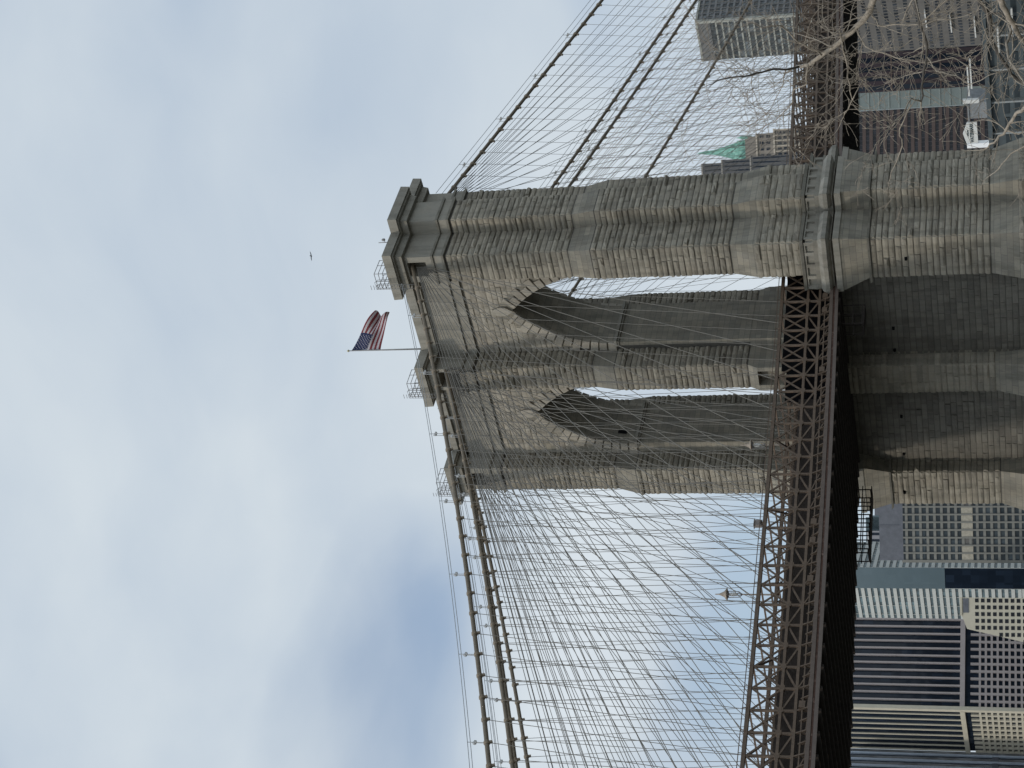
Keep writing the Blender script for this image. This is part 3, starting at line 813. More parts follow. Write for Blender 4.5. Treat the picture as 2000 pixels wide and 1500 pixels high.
TREE = {'a': [(-139.15, -124.53, 13.28), (-139.5, -123.18, 13.8), (-139.62, -122.33, 14.24), (-139.5, -121.93, 14.36), (-139.4, -121.51, 14.69), (-139.29, -121.1, 15.07), (-139.16, -120.73, 15.5), (-139.0, -120.41, 15.83), (-138.75, -120.25, 16.07)], 'a2': [(-139.78, -120.86, 15.92), (-140.06, -120.98, 16.16), (-140.31, -121.14, 16.5), (-140.6, -121.24, 16.78), (-140.87, -121.37, 17.17), (-141.15, -121.5, 17.39), (-141.45, -121.58, 17.56)], 'a3': [(-139.43, -121.46, 15.04), (-139.47, -120.79, 14.96), (-139.41, -120.31, 14.97), (-139.42, -119.73, 14.91), (-139.31, -119.35, 15.11), (-139.2, -118.96, 15.26)], 'a4': [(-139.67, -121.04, 15.43), (-139.81, -121.4, 15.76), (-139.92, -121.8, 16.03), (-140.11, -122.08, 16.2), (-140.39, -122.2, 16.48), (-140.57, -122.48, 16.75)], 'a5': [(-139.77, -120.87, 15.73), (-139.72, -120.38, 15.81), (-139.52, -120.14, 16.13), (-139.43, -119.71, 16.23), (-139.35, -119.28, 16.62), (-139.18, -118.99, 16.95)], 'a6': [(-139.4, -121.51, 14.69), (-139.87, -121.3, 14.49), (-140.27, -121.22, 13.85), (-140.59, -121.26, 13.32), (-140.82, -121.47, 12.67), (-141.18, -121.45, 12.38)], 'a7': [(-140.18, -120.21, 14.82), (-139.68, -120.45, 14.57), (-139.45, -120.24, 14.06), (-139.3, -119.91, 13.95)], 'a8': [(-139.24, -121.78, 14.38), (-139.66, -121.65, 14.21), (-139.93, -121.79, 13.72), (-140.2, -121.93, 13.19), (-140.42, -122.14, 12.57), (-140.63, -122.38, 12.2)], 'b': [(-141.27, -124.75, 13.33), (-141.6, -123.51, 13.35), (-141.58, -122.93, 13.25), (-141.57, -122.36, 13.14), (-141.47, -121.93, 13.15), (-141.45, -121.39, 13.25), (-141.43, -120.86, 13.32)], 'b2': [(-141.93, -121.18, 13.28), (-142.15, -121.4, 13.45), (-142.56, -121.32, 13.59), (-142.93, -121.3, 13.82), (-143.27, -121.33, 13.95), (-143.61, -121.35, 14.06), (-143.94, -121.39, 14.1)], 'b3': [(-141.97, -121.13, 13.48), (-141.96, -120.58, 13.74), (-141.9, -120.13, 13.72), (-141.82, -119.71, 13.86), (-141.78, -119.24, 14.03), (-141.62, -118.94, 14.09)], 'b4': [(-141.47, -121.93, 13.15), (-141.89, -121.82, 12.94), (-142.2, -121.89, 12.56), (-142.55, -121.89, 12.29), (-142.76, -122.12, 12.04), (-142.95, -122.38, 11.7)], 'c': [(-143.22, -125.35, 12.18), (-143.34, -124.48, 12.08), (-143.24, -124.05, 12.01), (-143.09, -123.71, 11.88), (-142.99, -123.3, 11.84), (-142.85, -122.94, 11.84), (-142.74, -122.53, 11.69), (-142.65, -122.12, 11.52), (-142.52, -121.75, 11.24)], 'c2': [(-142.83, -123.56, 11.89), (-143.09, -123.72, 11.65), (-143.42, -123.74, 11.52), (-143.75, -123.76, 11.38)], 'd': [(-144.2, -125.63, 11.72), (-144.36, -124.71, 11.62), (-144.24, -124.32, 11.51), (-144.09, -123.99, 11.4), (-143.99, -123.57, 11.22)], 'd2': [(-143.72, -124.02, 11.53), (-144.12, -123.93, 11.46), (-144.49, -123.9, 11.55), (-144.89, -123.82, 11.51), (-145.29, -123.74, 11.34)], 'e': [(-146.27, -124.06, 10.91), (-146.2, -123.61, 11.26), (-145.98, -123.39, 11.39), (-145.89, -122.98, 11.58), (-145.73, -122.67, 11.76), (-145.54, -122.42, 11.9)], 'e2': [(-145.64, -122.81, 11.58), (-145.93, -122.92, 11.36), (-146.13, -123.16, 11.18)], 'e3': [(-145.78, -122.61, 11.19), (-145.62, -122.31, 11.51), (-145.52, -121.92, 11.74), (-145.34, -121.64, 11.93)]}
# ------------------------------------------------------------------ the far shore
class Face:
    """a facade plane: P0 left, P1 right as seen from the river"""
    def __init__(s,P0,P1,z0,z1):
        s.a=Vector((P0[0],P0[1],0)); b=Vector((P1[0],P1[1],0)); s.L=(b-s.a).length; s.t=(b-s.a)/s.L; s.n=Vector((s.t.y,-s.t.x,0)); s.z0=z0; s.z1=z1
    def p(s,u,z,d=0): return s.a+s.t*u+s.n*d+Vector((0,0,z))
    def box(s,mb,u0,u1,z0,z1,d0,d1,m=0,t=.5):
        o=s.p(u0,z0,d0); mb.obox(o,s.t*(u1-u0),s.n*(d1-d0),Vector((0,0,z1-z0)),m,t)
def mass(F,mb,depth,z0=None,z1=None,u0=0,u1=None,m=0):
    F.box(mb,u0,F.L if u1 is None else u1,F.z0 if z0 is None else z0,F.z1 if z1 is None else z1,-depth,0,m)
def repeat(root,name,F,mat,us,z0,z1,w,d0,d1,limit=100):
    """vertical members, each its own part"""
    us=list(us)
    mb=MB(); mb.obox((0,0,0),F.t*w,F.n*(d1-d0),Vector((0,0,z1-z0))); o=mb.build(name,mat); me=o.data; bpy.data.objects.remove(o)
    for u in us[:limit]:
        o=bpy.data.objects.new(name,me); C.objects.link(o); o.parent=root; o.matrix_parent_inverse=root_inv(root); o.location=F.p(u-w/2,z0,d0)
def repeat_h(root,name,F,mat,zs,u0,u1,h,d0,d1):
    mb=MB(); mb.obox((0,0,0),F.t*(u1-u0),F.n*(d1-d0),Vector((0,0,h))); o=mb.build(name,mat); me=o.data; bpy.data.objects.remove(o)
    for z in list(zs)[:100]:
        o=bpy.data.objects.new(name,me); C.objects.link(o); o.parent=root; o.matrix_parent_inverse=root_inv(root); o.location=F.p(u0,z-h/2,d0)
def windows(root,F,mat,us,zs,w,h,d0=-.02,d1=.12,rnd=None,name='window'):
    """each window its own part up to 100, the rest one part"""
    mb=MB(); mb.obox((0,0,0),F.t*w,F.n*(d1-d0),Vector((0,0,h))); o=mb.build(name,mat); me=o.data; bpy.data.objects.remove(o)
    k=0; rest=MB()
    for z in zs:
        for u in us:
            if rnd and rnd.random()<.04: continue
            if k<100:
                o=bpy.data.objects.new(name,me); C.objects.link(o); o.parent=root; o.matrix_parent_inverse=root_inv(root); o.location=F.p(u-w/2,z-h/2,d0)
            else: F.box(rest,u-w/2,u+w/2,z-h/2,z+h/2,d0,d1)
            k+=1
    if k>100:
        r=part(rest,name,[mat],root); r["kind"]="stuff"
def frange(a,b,st):
    o=[];x=a
    while x<=b+1e-6: o.append(x); x+=st
    return o
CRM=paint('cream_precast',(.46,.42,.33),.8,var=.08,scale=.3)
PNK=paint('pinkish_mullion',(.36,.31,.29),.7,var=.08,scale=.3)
CON=paint('grey_brown_precast',(.30,.28,.25),.85,var=.1,scale=.3)
WHP=paint('white_spandrel',(.47,.48,.45),.7,var=.08,scale=.3)
SLT=paint('slate_louvre',(.115,.12,.135),.8,var=.18,scale=.6)
GRC=paint('grey_green_concrete',(.185,.18,.16),.85,var=.12,scale=.4)
NAVY=glass('navy_curtain_glass',(.011,.017,.027),var=.2); TEAL=glass('teal_glass',(.10,.135,.15),.25,var=.03); DKG=glass('dark_green_glass',(.022,.034,.036)); SEAG=glass('sea_grey_glass',(.075,.11,.12),.2)
BRN=paint('brown_grey_brick',(.125,.118,.108),.9,var=.12,scale=.5); MRN=paint('maroon_granite',(.082,.058,.05),.7,var=.12,scale=.4)
STL=paint('blue_steel_fin',(.46,.51,.58),.45,var=.08,scale=.3)
ROOFG=paint('roof_grey',(.18,.18,.18),.9)

# 1. blue glass tower at the left edge
t=thing('office_tower',(281,443,3),'dark blue glass office tower with pale vertical steel fins, leftmost behind the deck','office tower')
F=Face((256.4,428.0),(307.1,458.2),3,93); mb=MB(); mass(F,mb,40); part(mb,'wall',[NAVY],t)
repeat(t,'fin',F,STL,frange(1.2,F.L,6.6),3,93,1.5,-.1,.5)
mb=MB(); F.box(mb,0,F.L,93,96,-39,-1); part(mb,'roof_plant',[ROOFG],t)
for z in (33,):
    mb=MB(); F.box(mb,0,F.L,z,z+2.4,-.1,.35); part(mb,'mechanical_band',[SLT],t)
# 2. the big striped tower: cream lit flank, pinkish shaded front, waffle base
t=thing('office_tower',(274.7,394.3,3),'broad navy glass tower with thin pale mullions above a waffle grid base','office tower')
Fb=Face((290,436.1),(274.7,394.3),3,97); Fc=Face((274.7,394.3),(308.8,385.6),3,97)
mb=MB(); A=[(290,436.1),(274.7,394.3),(308.8,385.6),(330,425)]
mb.prism(A,A,3,96); part(mb,'wall',[NAVY],t)
zb=40.6
def waffle(F,mat,pitch,z_lo,nf):
    us=frange(0,F.L,pitch)
    repeat(t,'pier',F,mat,us,3,z_lo,pitch*.3,-.1,.6)
    repeat_h(t,'spandrel',F,mat,[z_lo-1.2-2.05*k for k in range(1,nf)],0,F.L,.75,-.1,.55)
    mb=MB(); F.box(mb,0,F.L,z_lo+1.9,z_lo+3.6,-.1,1.1); part(mb,'base_cornice',[mat],t)
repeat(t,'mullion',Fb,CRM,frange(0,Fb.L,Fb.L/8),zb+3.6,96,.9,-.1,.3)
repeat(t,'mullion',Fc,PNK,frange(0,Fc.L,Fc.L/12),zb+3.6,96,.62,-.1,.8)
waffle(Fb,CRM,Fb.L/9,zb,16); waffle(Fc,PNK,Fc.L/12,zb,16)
mb=MB(); mb.obox(Fc.p(-.9,3,-.5),Fc.t*1.4,Fc.n*1.7,(0,0,93)); part(mb,'corner_pier',[CRM],t)
# 3. low beige grid building in front
t=thing('grid_building',(225,300,3),'low beige building with small square windows in front of the waffle grid base','low building')
F=Face((223.4,307.4),(236.2,296.0),3,38.6); dk=glass('deep_window_glass',(.02,.022,.026))
mb=MB()
prof=[(0,3),(F.L,3),(F.L,38.6),(F.L-5.2,38.6),(F.L-9.5,37.0)]
vs=[F.p(u,z,0) for u,z in prof]+[F.p(u,z,-25) for u,z in prof]; k=len(prof)
mb.raw(vs,[(q,(q+1)%k,k+(q+1)%k,k+q) for q in range(k)]+[tuple(reversed(range(k))),tuple(range(k,2*k))])
part(mb,'wall',[CRM],t)
zz=frange(13,35.2,1.75)
for i,z in enumerate(zz):
    lim=(37.0-z)/(34.)*(F.L-9.5)
    uu=[u for u in frange(F.L-.9,F.L,2)]+[F.L-.9-2.05*k for k in range(1,9)]
    uu=[u for u in uu if u>F.L-10.2-(35.2-z)*.3+1.2]
    windows(t,F,dk,uu,[z],1.15,1.05,.0,.1)
mb=MB(); F.box(mb,F.L-5.4,F.L+.05,38.4,39.0,-25.1,.4); part(mb,'coping',[CRM],t)
mb=MB(); F.box(mb,F.L-4.6,F.L-.3,36.4,38.1,0.02,.14); part(mb,'louvre',[SLT],t)
# 4. white banded tower with a glass corner
t=thing('banded_tower',(425,491,3),'white banded office tower wrapped round a teal glass corner','office tower')
Fl=Face((432.3,522),(425.4,491.6),3,103); Fg=Face((425.4,491.6),(429.6,483.4),3,103); Fr=Face((429.6,483.4),(462,500),3,103)
mb=MB(); A=[(432.3,522),(425.4,491.6),(429.6,483.4),(462,500),(470,522)]; mb.prism(A,A,3,103); part(mb,'wall',[SEAG],t)
mb=MB(); Fg.box(mb,-.2,Fg.L+.2,58,104,-.1,.35); part(mb,'glass_corner',[TEAL],t)
mb=MB(); Fg.box(mb,-.1,Fg.L+.1,3,58,-.1,.25); part(mb,'dark_glass_base',[NAVY],t)
for F_,ci in ((Fl,0),(Fr,1)):
    repeat_h(t,'spandrel',F_,WHP,frange(26,102,2.85),0,F_.L,1.55,-.1,.5)
    repeat(t,'mullion',F_,WHP,frange(0,F_.L,F_.L/4),24,103,.22,-.1,.3)
mb=MB(); Fl.box(mb,0,Fl.L,10,25,-.1,.4); part(mb,'plain_base',[WHP],t)
windows(t,Fl,NAVY,frange(5,Fl.L-3,8.5),[13,17.8],4.2,2.6,.3,.5)
# 5. gridded concrete block
t=thing('grid_block',(264,295,3),'grey green concrete block with a regular window grid under a plain slate top','office block')
F=Face((257.6,302.0),(273.0,283.0),3,57.4)
dg=glass('grid_window_glass',(.035,.045,.05),.15)
mb=MB(); mass(F,mb,30); part(mb,'wall',[dg],t)
mb=MB(); F.box(mb,.0,F.L,57.4,64.6,-30,-.35); part(mb,'plant_storey',[SLT],t)
mb=MB(); F.box(mb,0,F.L,57.1,57.75,-.4,.25); F.box(mb,F.L*.45,F.L*.45+.25,57.8,64.7,-.4,-.2); part(mb,'ledge',[SLT],t)
zs=frange(12.2,57,2.19)
repeat_h(t,'spandrel',F,GRC,zs,0,F.L,.82,-.1,.38)
repeat(t,'pier',F,GRC,frange(0,F.L,F.L/10),3,57.1,.5,-.1,.62)
pan=paint('blind_panel',(.33,.30,.24),.85,var=.25,scale=1.5)
for k in range(10):
    mb=MB(); F.box(mb,k*F.L/10+.25,(k+1)*F.L/10-.25,35.5,39.0,-.05,.42 if k not in(2,7) else .2); part(mb,'blind_panel',[pan if k not in (2,7) else BRN],t)
mb=MB(); F.box(mb,-.6,.1,3,57.6,-30,.3); part(mb,'corner_pier',[GRC],t)
# 6. pinstriped tower behind
t=thing('striped_tower',(527,570,3),'distant grey tower with upright dark stripes and stepped roof boxes','office tower')
F=Face((521.7,575.2),(533.5,563.5),3,104); mb=MB(); mass(F,mb,30); part(mb,'wall',[paint('warm_grey_stone',(.26,.25,.26),.8,var=.06,scale=.2)],t)
repeat(t,'window_strip',F,NAVY,frange(1.6,F.L,3.35),3,103,1.35,-.1,.12)
repeat_h(t,'floor_line',F,WHP,[103,84,68],0,F.L,.7,-.1,.3)
for (u0,u1,z1,m) in ((F.L-6,F.L+7,104.5,SEAG),(F.L+1,F.L+8,108.5-6.5,TEAL),(F.L+4,F.L+16,100,SLT)):
    mb=MB(); F.box(mb,u0,u1,60,z1,-12,-1.5); part(mb,'roof_box',[m],t)
# 7. banded tower right of the cables
t=thing('banded_tower',(694.7,351.2,3),'tall grey office tower with pale floor bands, standing behind the cables at the upper right','office tower')
Fl=Face((697.6,376.3),(694.7,351.2),3,184.5); Fr=Face((694.7,351.2),(760,344),3,184.5)
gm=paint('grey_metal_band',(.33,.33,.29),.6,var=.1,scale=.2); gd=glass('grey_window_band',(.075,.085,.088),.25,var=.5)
mb=MB(); A=[(697.6,376.3),(694.7,351.2),(760,344),(763,370)]; mb.prism(A,A,3,184); part(mb,'wall',[gd],t)
repeat_h(t,'floor_band',Fl,gm,frange(60,177,3.28),0,Fl.L,.85,-.1,.3); 
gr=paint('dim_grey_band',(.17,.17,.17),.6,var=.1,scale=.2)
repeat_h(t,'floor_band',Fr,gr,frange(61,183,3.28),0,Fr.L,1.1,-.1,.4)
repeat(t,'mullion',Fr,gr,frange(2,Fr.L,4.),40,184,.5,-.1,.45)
mb=MB(); Fl.box(mb,0,Fl.L,177.8,184.4,-.1,.45); part(mb,'plant_band',[paint('plant_grey',(.15,.15,.145),.8)],t)
mb=MB(); mb.obox(Fl.p(Fl.L-.8,3,-.6),Fl.t*1.5,Fl.n*1.6,(0,0,181.8)); part(mb,'corner_pier',[gm],t)
mb=MB(); Fl.box(mb,-.3,Fl.L+.3,184.3,185.4,-24,.7); part(mb,'coping',[gm],t)
# 8. pyramid roofed tower
t=thing('pyramid_tower',(925,585,3),'ornate brown stone tower under a steep green copper pyramid roof','tower building')
STN=paint('brown_limestone',(.22,.195,.165),.85,var=.15,scale=.25); STC=paint('pale_limestone_trim',(.42,.37,.30),.85,var=.12,scale=.5)
m,nt,b=newmat('verdigris_copper'); n=N(nt); ob=n('ShaderNodeTexCoord').outputs['Object']
nz=n('ShaderNodeTexNoise',{'Vector':ob,'Scale':.6,'Detail':6.}).outputs[0]
nt.links.new(n.ramp(nz,[(.3,(.09,.20,.16)),(.5,(.17,.36,.29)),(.7,(.30,.50,.42))]),b.inputs['Base Color']); b.inputs['Roughness'].default_value=.8; COPPER=m
F=Face((902.0,585.8),(916.8,563.4),3,185); ctr=F.p(F.L/2,0,-13)
def rect(c,hx,hy,ang=math.atan2(22.4,-14.8)):
    ca,sa=math.cos(ang),math.sin(ang); return [(c.x+ca*x-sa*y,c.y+sa*x+ca*y) for x,y in ((-hx,-hy),(hx,-hy),(hx,hy),(-hx,hy))]
L2=F.L/2
mb=MB(); mb.prism(rect(ctr,L2,13),rect(ctr,L2,13),3,188); part(mb,'wall',[STN],t)
mb=MB(); mb.prism(rect(ctr,L2-2.4,10.8),rect(ctr,L2-2.8,10.4),188,200); mb.prism(rect(ctr,L2-4,9.4),rect(ctr,L2-4,9.4),200,208); part(mb,'setback',[STN],t)
mb=MB(); mb.prism(rect(ctr,7.9,7.7),rect(ctr,2.5,2.4),207.5,227); mb.prism(rect(ctr,2.5,2.4),rect(ctr,1.6,1.5),227,231); mb.prism(rect(ctr,1.6,1.5),rect(ctr,1.3,1.2),231,236); mb.prism(rect(ctr,1.4,1.3),rect(ctr,.2,.2),236,242.5); part(mb,'pyramid_roof',[COPPER],t)
for sx in (-1,1):
    for sy in (-1,1):
        c_=rect(ctr,9.0,8.7)[0 if (sx<0 and sy<0) else 1 if (sx>0 and sy<0) else 2 if sx>0 else 3]
        mb=MB(); mb.lathe((c_[0],c_[1],206),[(1.2,0),(1.2,3.2),(1.5,3.3),(.6,5.6),(.1,8)],8); part(mb,'turret',[COPPER],t)
for k in range(4):
    mb=MB(); F.box(mb,F.L*.2+k*F.L*.17,F.L*.2+k*F.L*.17+1.5,209,213.5,-4.0-0,-3.2); 
    part(mb,'dormer',[COPPER],t)
F2=Face((902.0,585.8),(916.8,563.4),3,185)
windows(t,F2,NAVY,frange(3,F2.L-2,3.6),frange(160,184,4.),1.3,2.6,.0,.25)
repeat(t,'buttress',F2,STC,frange(1.2,F2.L,3.6),150,187,.7,-.1,.7)
repeat_h(t,'cornice',F2,STC,[187.6,170.5],-.4,F2.L+.4,1.1,-.1,1.0)
FF=Face(F2.p(2.4,0,-2.2).to_tuple()[:2],F2.p(F2.L-2.4,0,-2.2).to_tuple()[:2],188,200)
windows(t,FF,NAVY,frange(3,FF.L-2,4.2),[192,196.5],1.6,2.6,.0,.2); repeat_h(t,'cornice',FF,STC,[199.8],-.4,FF.L+.4,1.0,-.1,.8)
# 9. stepped dark block
t=thing('stepped_block',(726,470,3),'dark grey stepped office block between the bridge tower and the green roofed tower','office block')
DGS=paint('dark_grey_stone',(.105,.105,.107),.85,var=.15,scale=.3)
for i,(a,b,z0,z1) in enumerate((((734.9,476.0),(739.0,469.6),3,203.2),((726.2,470.9),(731.8,462.6),3,190.0),((717.3,466.1),(724.1,456.2),3,172.0))):
    F=Face(a,b,z0,z1); mb=MB(); mass(F,mb,10); part(mb,'tier',[DGS],t)
    repeat(t,'window_strip',F,NAVY,frange(1.4,F.L,2.4),z1-32,z1-2,.8,-.1,.06)
    mb=MB(); F.box(mb,-.2,F.L+.2,z1-.9,z1-.02,-10.1,.3); part(mb,'coping',[CON],t)
# 10. brown brick block with rows of small windows
t=thing('brick_block',(328,145,3),'grey brown brick block dotted with rows of small dark windows behind the tree','office block')
F=Face((340.3,165.2),(309.6,113),3,76); mb=MB(); mass(F,mb,40); part(mb,'wall',[BRN],t)
windows(t,F,glass('small_window_glass',(.02,.024,.03)),frange(1.5,F.L-1,1.75),frange(16.5,70,3.0),1.05,1.15,-.02,.06)
mb=MB(); F.box(mb,-.3,F.L,75.6,77,-40,.4); part(mb,'coping',[CON],t)
for k,z in enumerate((22.5,30.2,37,44)):
    mb=MB(); F.box(mb,3+4*k,15+3*k,z,z+.35,.1,1.2); part(mb,'balcony_rail',[LITE],t)
# 11-13 dark blocks below the deck
t=thing('dark_block',(384,198,3),'plain dark plum coloured block directly left of the brown brick one','office block')
F=Face((379.5,204.5),(389.5,190.5),3,72); mb=MB(); mass(F,mb,30); part(mb,'wall',[paint('plum_stone',(.035,.025,.03),.8,var=.25,scale=.4)],t)
repeat(t,'window_strip',F,NAVY,frange(1.8,F.L,3.1),3,71,1.5,-.1,.08); repeat_h(t,'floor_band',F,MRN,[28,44,60],0,F.L,.5,-.1,.15)
t=thing('glass_sliver',(360,192,3),'narrow pale grey green glass building squeezed between two dark ones','office block')
F=Face((353.5,199.0),(362.0,187.0),3,70); mb=MB(); 
A=[F.p(4.,3)[:2],F.p(9.6,3)[:2],F.p(9.6,3,-5)[:2],F.p(4.0,3,-5)[:2]]; mb.prism(A,A,3,70); part(mb,'wall',[paint('pale_sage_glazing',(.17,.20,.19),.4,var=.12,scale=.5)],t)
repeat_h(t,'floor_line',F,paint('sage_trim',(.21,.24,.225),.6),frange(8,69,3.2),4.,9.6,.5,-.1,.2)
t=thing('maroon_block',(664,404,3),'maroon block with even dark window bands under the deck','office block')
F=Face((640,430),(690.5,387.0),3,118); mb=MB(); mass(F,mb,40); part(mb,'wall',[glass('neutral_dark_glass',(.013,.014,.017))],t)
repeat_h(t,'floor_band',F,MRN,frange(17,117,3.5),0,F.L,1.75,-.1,.4); repeat(t,'mullion',F,paint('dim_mullion',(.05,.045,.05),.6),frange(1,F.L,2.3),3,118,.25,-.1,.2)
# 14. pier pavilion
t=thing('pier_pavilion',(97,26,2),'wide blue grey slatted pier pavilion at the lower right behind the tree','pavilion')
F=Face((106.0,49.1),(85.5,-2),2,19.4)
BG=paint('blue_grey_panel',(.075,.092,.098),.6,var=.15,scale=.5); BGD=paint('dark_slat',(.025,.035,.04),.6)
mb=MB(); mass(F,mb,25); part(mb,'wall',[BG],t)
for k in range(12):
    for j in range(8):
        mb=MB(); F.box(mb,1.6+4.4*k,4.9+4.4*k,5.0+1.65*j,5.8+1.65*j,.0,.12); part(mb,'louvre',[BGD],t)
repeat(t,'column',F,paint('pale_column',(.30,.32,.32),.6),frange(1,F.L,8.8),2,19.4,.45,-.1,.5)
mb=MB(); F.box(mb,-1,F.L+1,19.4,20.1,-26,1.2); part(mb,'roof',[BG],t)
for k,(u,z) in enumerate(((31,17.6),(36,15.4),(43,13.2),(47,11.))):
    mb=MB(); F.box(mb,u,u+8-k,z,z+.28,.6,.8); part(mb,'handrail',[LITE],t)
# 15. rooftop bar structure with the white gabled sign
t=thing('waterfront_stand',(172,80,2),'small waterfront stand with a white gabled sign board right of the bridge tower','pavilion')
F=Face((175.8,92.2),(163.5,52),2,27)
mb=MB(); 
s0,s1=2.2,8.9
prof=[(s0,24.75),(s1,24.75),(s1,26.75),(s0+3.1,27.75),(s0,27.15)]
vs=[F.p(u,z,.1) for u,z in prof]+[F.p(u,z,.4) for u,z in prof]; k=len(prof)
mb.raw(vs,[((q+1)%k,q,k+q,k+(q+1)%k) for q in range(k)]+[tuple(range(k)),tuple(reversed(range(k,2*k)))])
sgn=part(mb,'sign_board',[LITE],t)
def text(s,size,pos,mat,parent,name='lettering'):
    cu=bpy.data.curves.new(name,'FONT'); cu.body=s; cu.size=size; cu.extrude=.02; cu.offset=.035; cu.align_x='CENTER'; cu.align_y='CENTER'; cu.materials.append(mat)
    o=bpy.data.objects.new(name,cu); C.objects.link(o)
    M=Matrix((F.t,Vector((0,0,1)),F.n)).transposed().to_4x4(); M.translation=pos
    dg=bpy.context.evaluated_depsgraph_get(); me=bpy.data.meshes.new_from_object(o.evaluated_get(dg)); bpy.data.objects.remove(o)
    o=bpy.data.objects.new(name,me); C.objects.link(o); o.parent=parent; o.matrix_parent_inverse=root_inv(parent); o.matrix_basis=M; return o
INK=paint('dark_teal_ink',(.03,.05,.055),.7)
text('WATERMARK',1.02,F.p((s0+s1)/2,25.9,.43),INK,sgn); text('rooftop bar',.42,F.p((s0+s1)/2,26.75,.43),INK,sgn,'small_lettering')
mb=MB(); F.box(mb,.5,2.0,22.4,27.1,-.4,.4); part(mb,'white_panel',[paint('bright_white',(.85,.86,.86),.4,var=.02)],t)
mb=MB(); F.box(mb,9.6,14.6,22.6,26.2,-4,-.1); F.box(mb,8.9,14.6,26.2,26.5,-4.2,.2); part(mb,'grey_cabin',[paint('cabin_grey',(.20,.21,.215),.7)],t)
mb=MB(); F.box(mb,14.8,15.9,24.0,27.3,-.3,.2); part(mb,'white_panel',[LITE],t)
mb=MB(); F.box(mb,.2,30,21.9,22.5,-.6,.6); part(mb,'white_beam',[LITE],t)
mb=MB(); F.box(mb,0,34,20.4,21.9,-6,.3); part(mb,'floor_slab',[BG],t)
for k in range(8):
    mb=MB(); F.box(mb,1+4.4*k,1.3+4.4*k,2,22,-.6,-.3); part(mb,'column',[IRON],t)
for (u,z1) in ((17,25.8),(19.2,25.2)):
    mb=MB(); F.box(mb,u,u+9,z1,z1+.3,-.2,.1); part(mb,'awning_rail',[LITE],t)

# setting sheets
mb=MB(); G=9000
mb.face([(-G,-G,-.4),(G,-G,-.4),(G,G,-.4),(-G,G,-.4)])
m,nt,b=newmat('river_water'); n=N(nt); ob=n('ShaderNodeTexCoord').outputs['Object']
w=n('ShaderNodeTexNoise',{'Vector':ob,'Scale':.5,'Detail':6.}).outputs[0]
nt.links.new(n('ShaderNodeBump',{'Height':w,'Strength':.5,'Distance':.5}).outputs[0],b.inputs['Normal']); b.inputs['Base Color'].default_value=(.03,.045,.045,1); b.inputs['Roughness'].default_value=.15
o=mb.build('river',m); tag(o,'grey green river below the bridge','river',kind='structure')
mb=MB(); mb.prism([(-900,-900),(-25,-900),(-18,-60),(-16,60),(-25,900),(-900,900)],[(-900,-900),(-25,-900),(-18,-60),(-16,60),(-25,900),(-900,900)],-1.5,1.6)
o=mb.build('shore_ground',paint('paving_grey',(.085,.085,.07),.9)); tag(o,'paved park shore on the near side','ground',kind='structure')
mb=MB(); A=[(60,-900),(3000,-900),(3000,3000),(-600,3000),(150,420),(100,60)]; mb.prism(A,A,-1.5,2.0)
o=mb.build('far_shore_ground',paint('far_paving',(.16,.16,.15),.9)); tag(o,'paved city shore on the far side','ground',kind='structure')
mb=MB(); mb.box(-12,12,-26,26,-3,2.2); part(mb,'footing',[ST_S],tower)

# ------------------------------------------------------------------ the bare tree
tr=random.Random(11)
root=thing('bare_tree',(-143,-136,1.6),'leafless pale barked tree reaching into the picture from the right edge','tree')
EYE=Vector((-175,-142,11))
def limb(pts,r0,r1,mb,mat=0):
    # smooth the polyline and add kinks
    P=[Vector(p) for p in pts]; out=[P[0]]
    for a,b in zip(P[:-1],P[1:]):
        n_=3
        for k in range(1,n_+1):
            q=a.lerp(b,k/n_)
            if k<n_: q+=Vector((tr.uniform(-1,1),tr.uniform(-1,1),tr.uniform(-1,1)))*(b-a).length*.05
            out.append(q)
    k=len(out); rad=[r0+(r1-r0)*i/(k-1) for i in range(k)]
    mb.tube(out,rad,7 if r0>.03 else 5); return out,rad
def twig(p,d,L,r,mb,depth):
    pts=[p]; n_=max(5,int(L/.09)); d=d.normalized()
    axis=Vector((tr.gauss(0,1),tr.gauss(0,1),tr.gauss(0,1))).normalized(); curl=tr.uniform(-.24,.24)
    for i in range(n_):
        d=(d+axis.cross(d)*curl+Vector((tr.gauss(0,.055),tr.gauss(0,.055),tr.gauss(0,.055)))).normalized()
        if tr.random()<.10: curl=-curl
        pts.append(pts[-1]+d*L/n_)
    k=len(pts); rad=[max(.0042,r*(1-.75*i/(k-1))) for i in range(k)]
    mb.tube(pts,rad,4 if r<.012 else 5,cap=False)
    if depth>0:
        m=tr.randint(1,4)
        for j in range(m):
            i=tr.randint(1,k-2)
            dd=(pts[i+1]-pts[i]).normalized(); side=Vector((tr.gauss(0,1),tr.gauss(0,1),tr.gauss(0,1))).normalized()
            nd=(dd*.9+side*.65).normalized()
            twig(pts[i],nd,L*tr.uniform(.35,.65),rad[i]*.62,mb,depth-1)
spec={'a':(.085,.036,9),'a2':(.028,.009,8),'a3':(.022,.008,10),'a4':(.022,.007,9),'a5':(.02,.007,9),'a6':(.018,.007,9),'a7':(.014,.006,6),'a8':(.022,.008,9),
 'b':(.040,.018,7),'b2':(.018,.007,5),'b3':(.016,.006,3),'b4':(.015,.006,5),'c':(.055,.028,5),'c2':(.03,.01,5),'d':(.06,.04,3),'d2':(.03,.02,3),'e':(.04,.014,4),'e2':(.016,.008,3),'e3':(.016,.007,2)}
tb=MB()
tp=[Vector((-143.2,-137.0,1.4)),Vector((-143.0,-136.2,6)),Vector((-142.2,-134.5,9.5)),Vector((-141,-131,11.6)),Vector(TREE['a'][0])]
tb.tube(tp,[.34,.27,.2,.14,.09],12)
tb.tube([tp[2],Vector((-142,-130.5,11.8)),Vector(TREE['b'][0])],[.12,.08,.045],8)
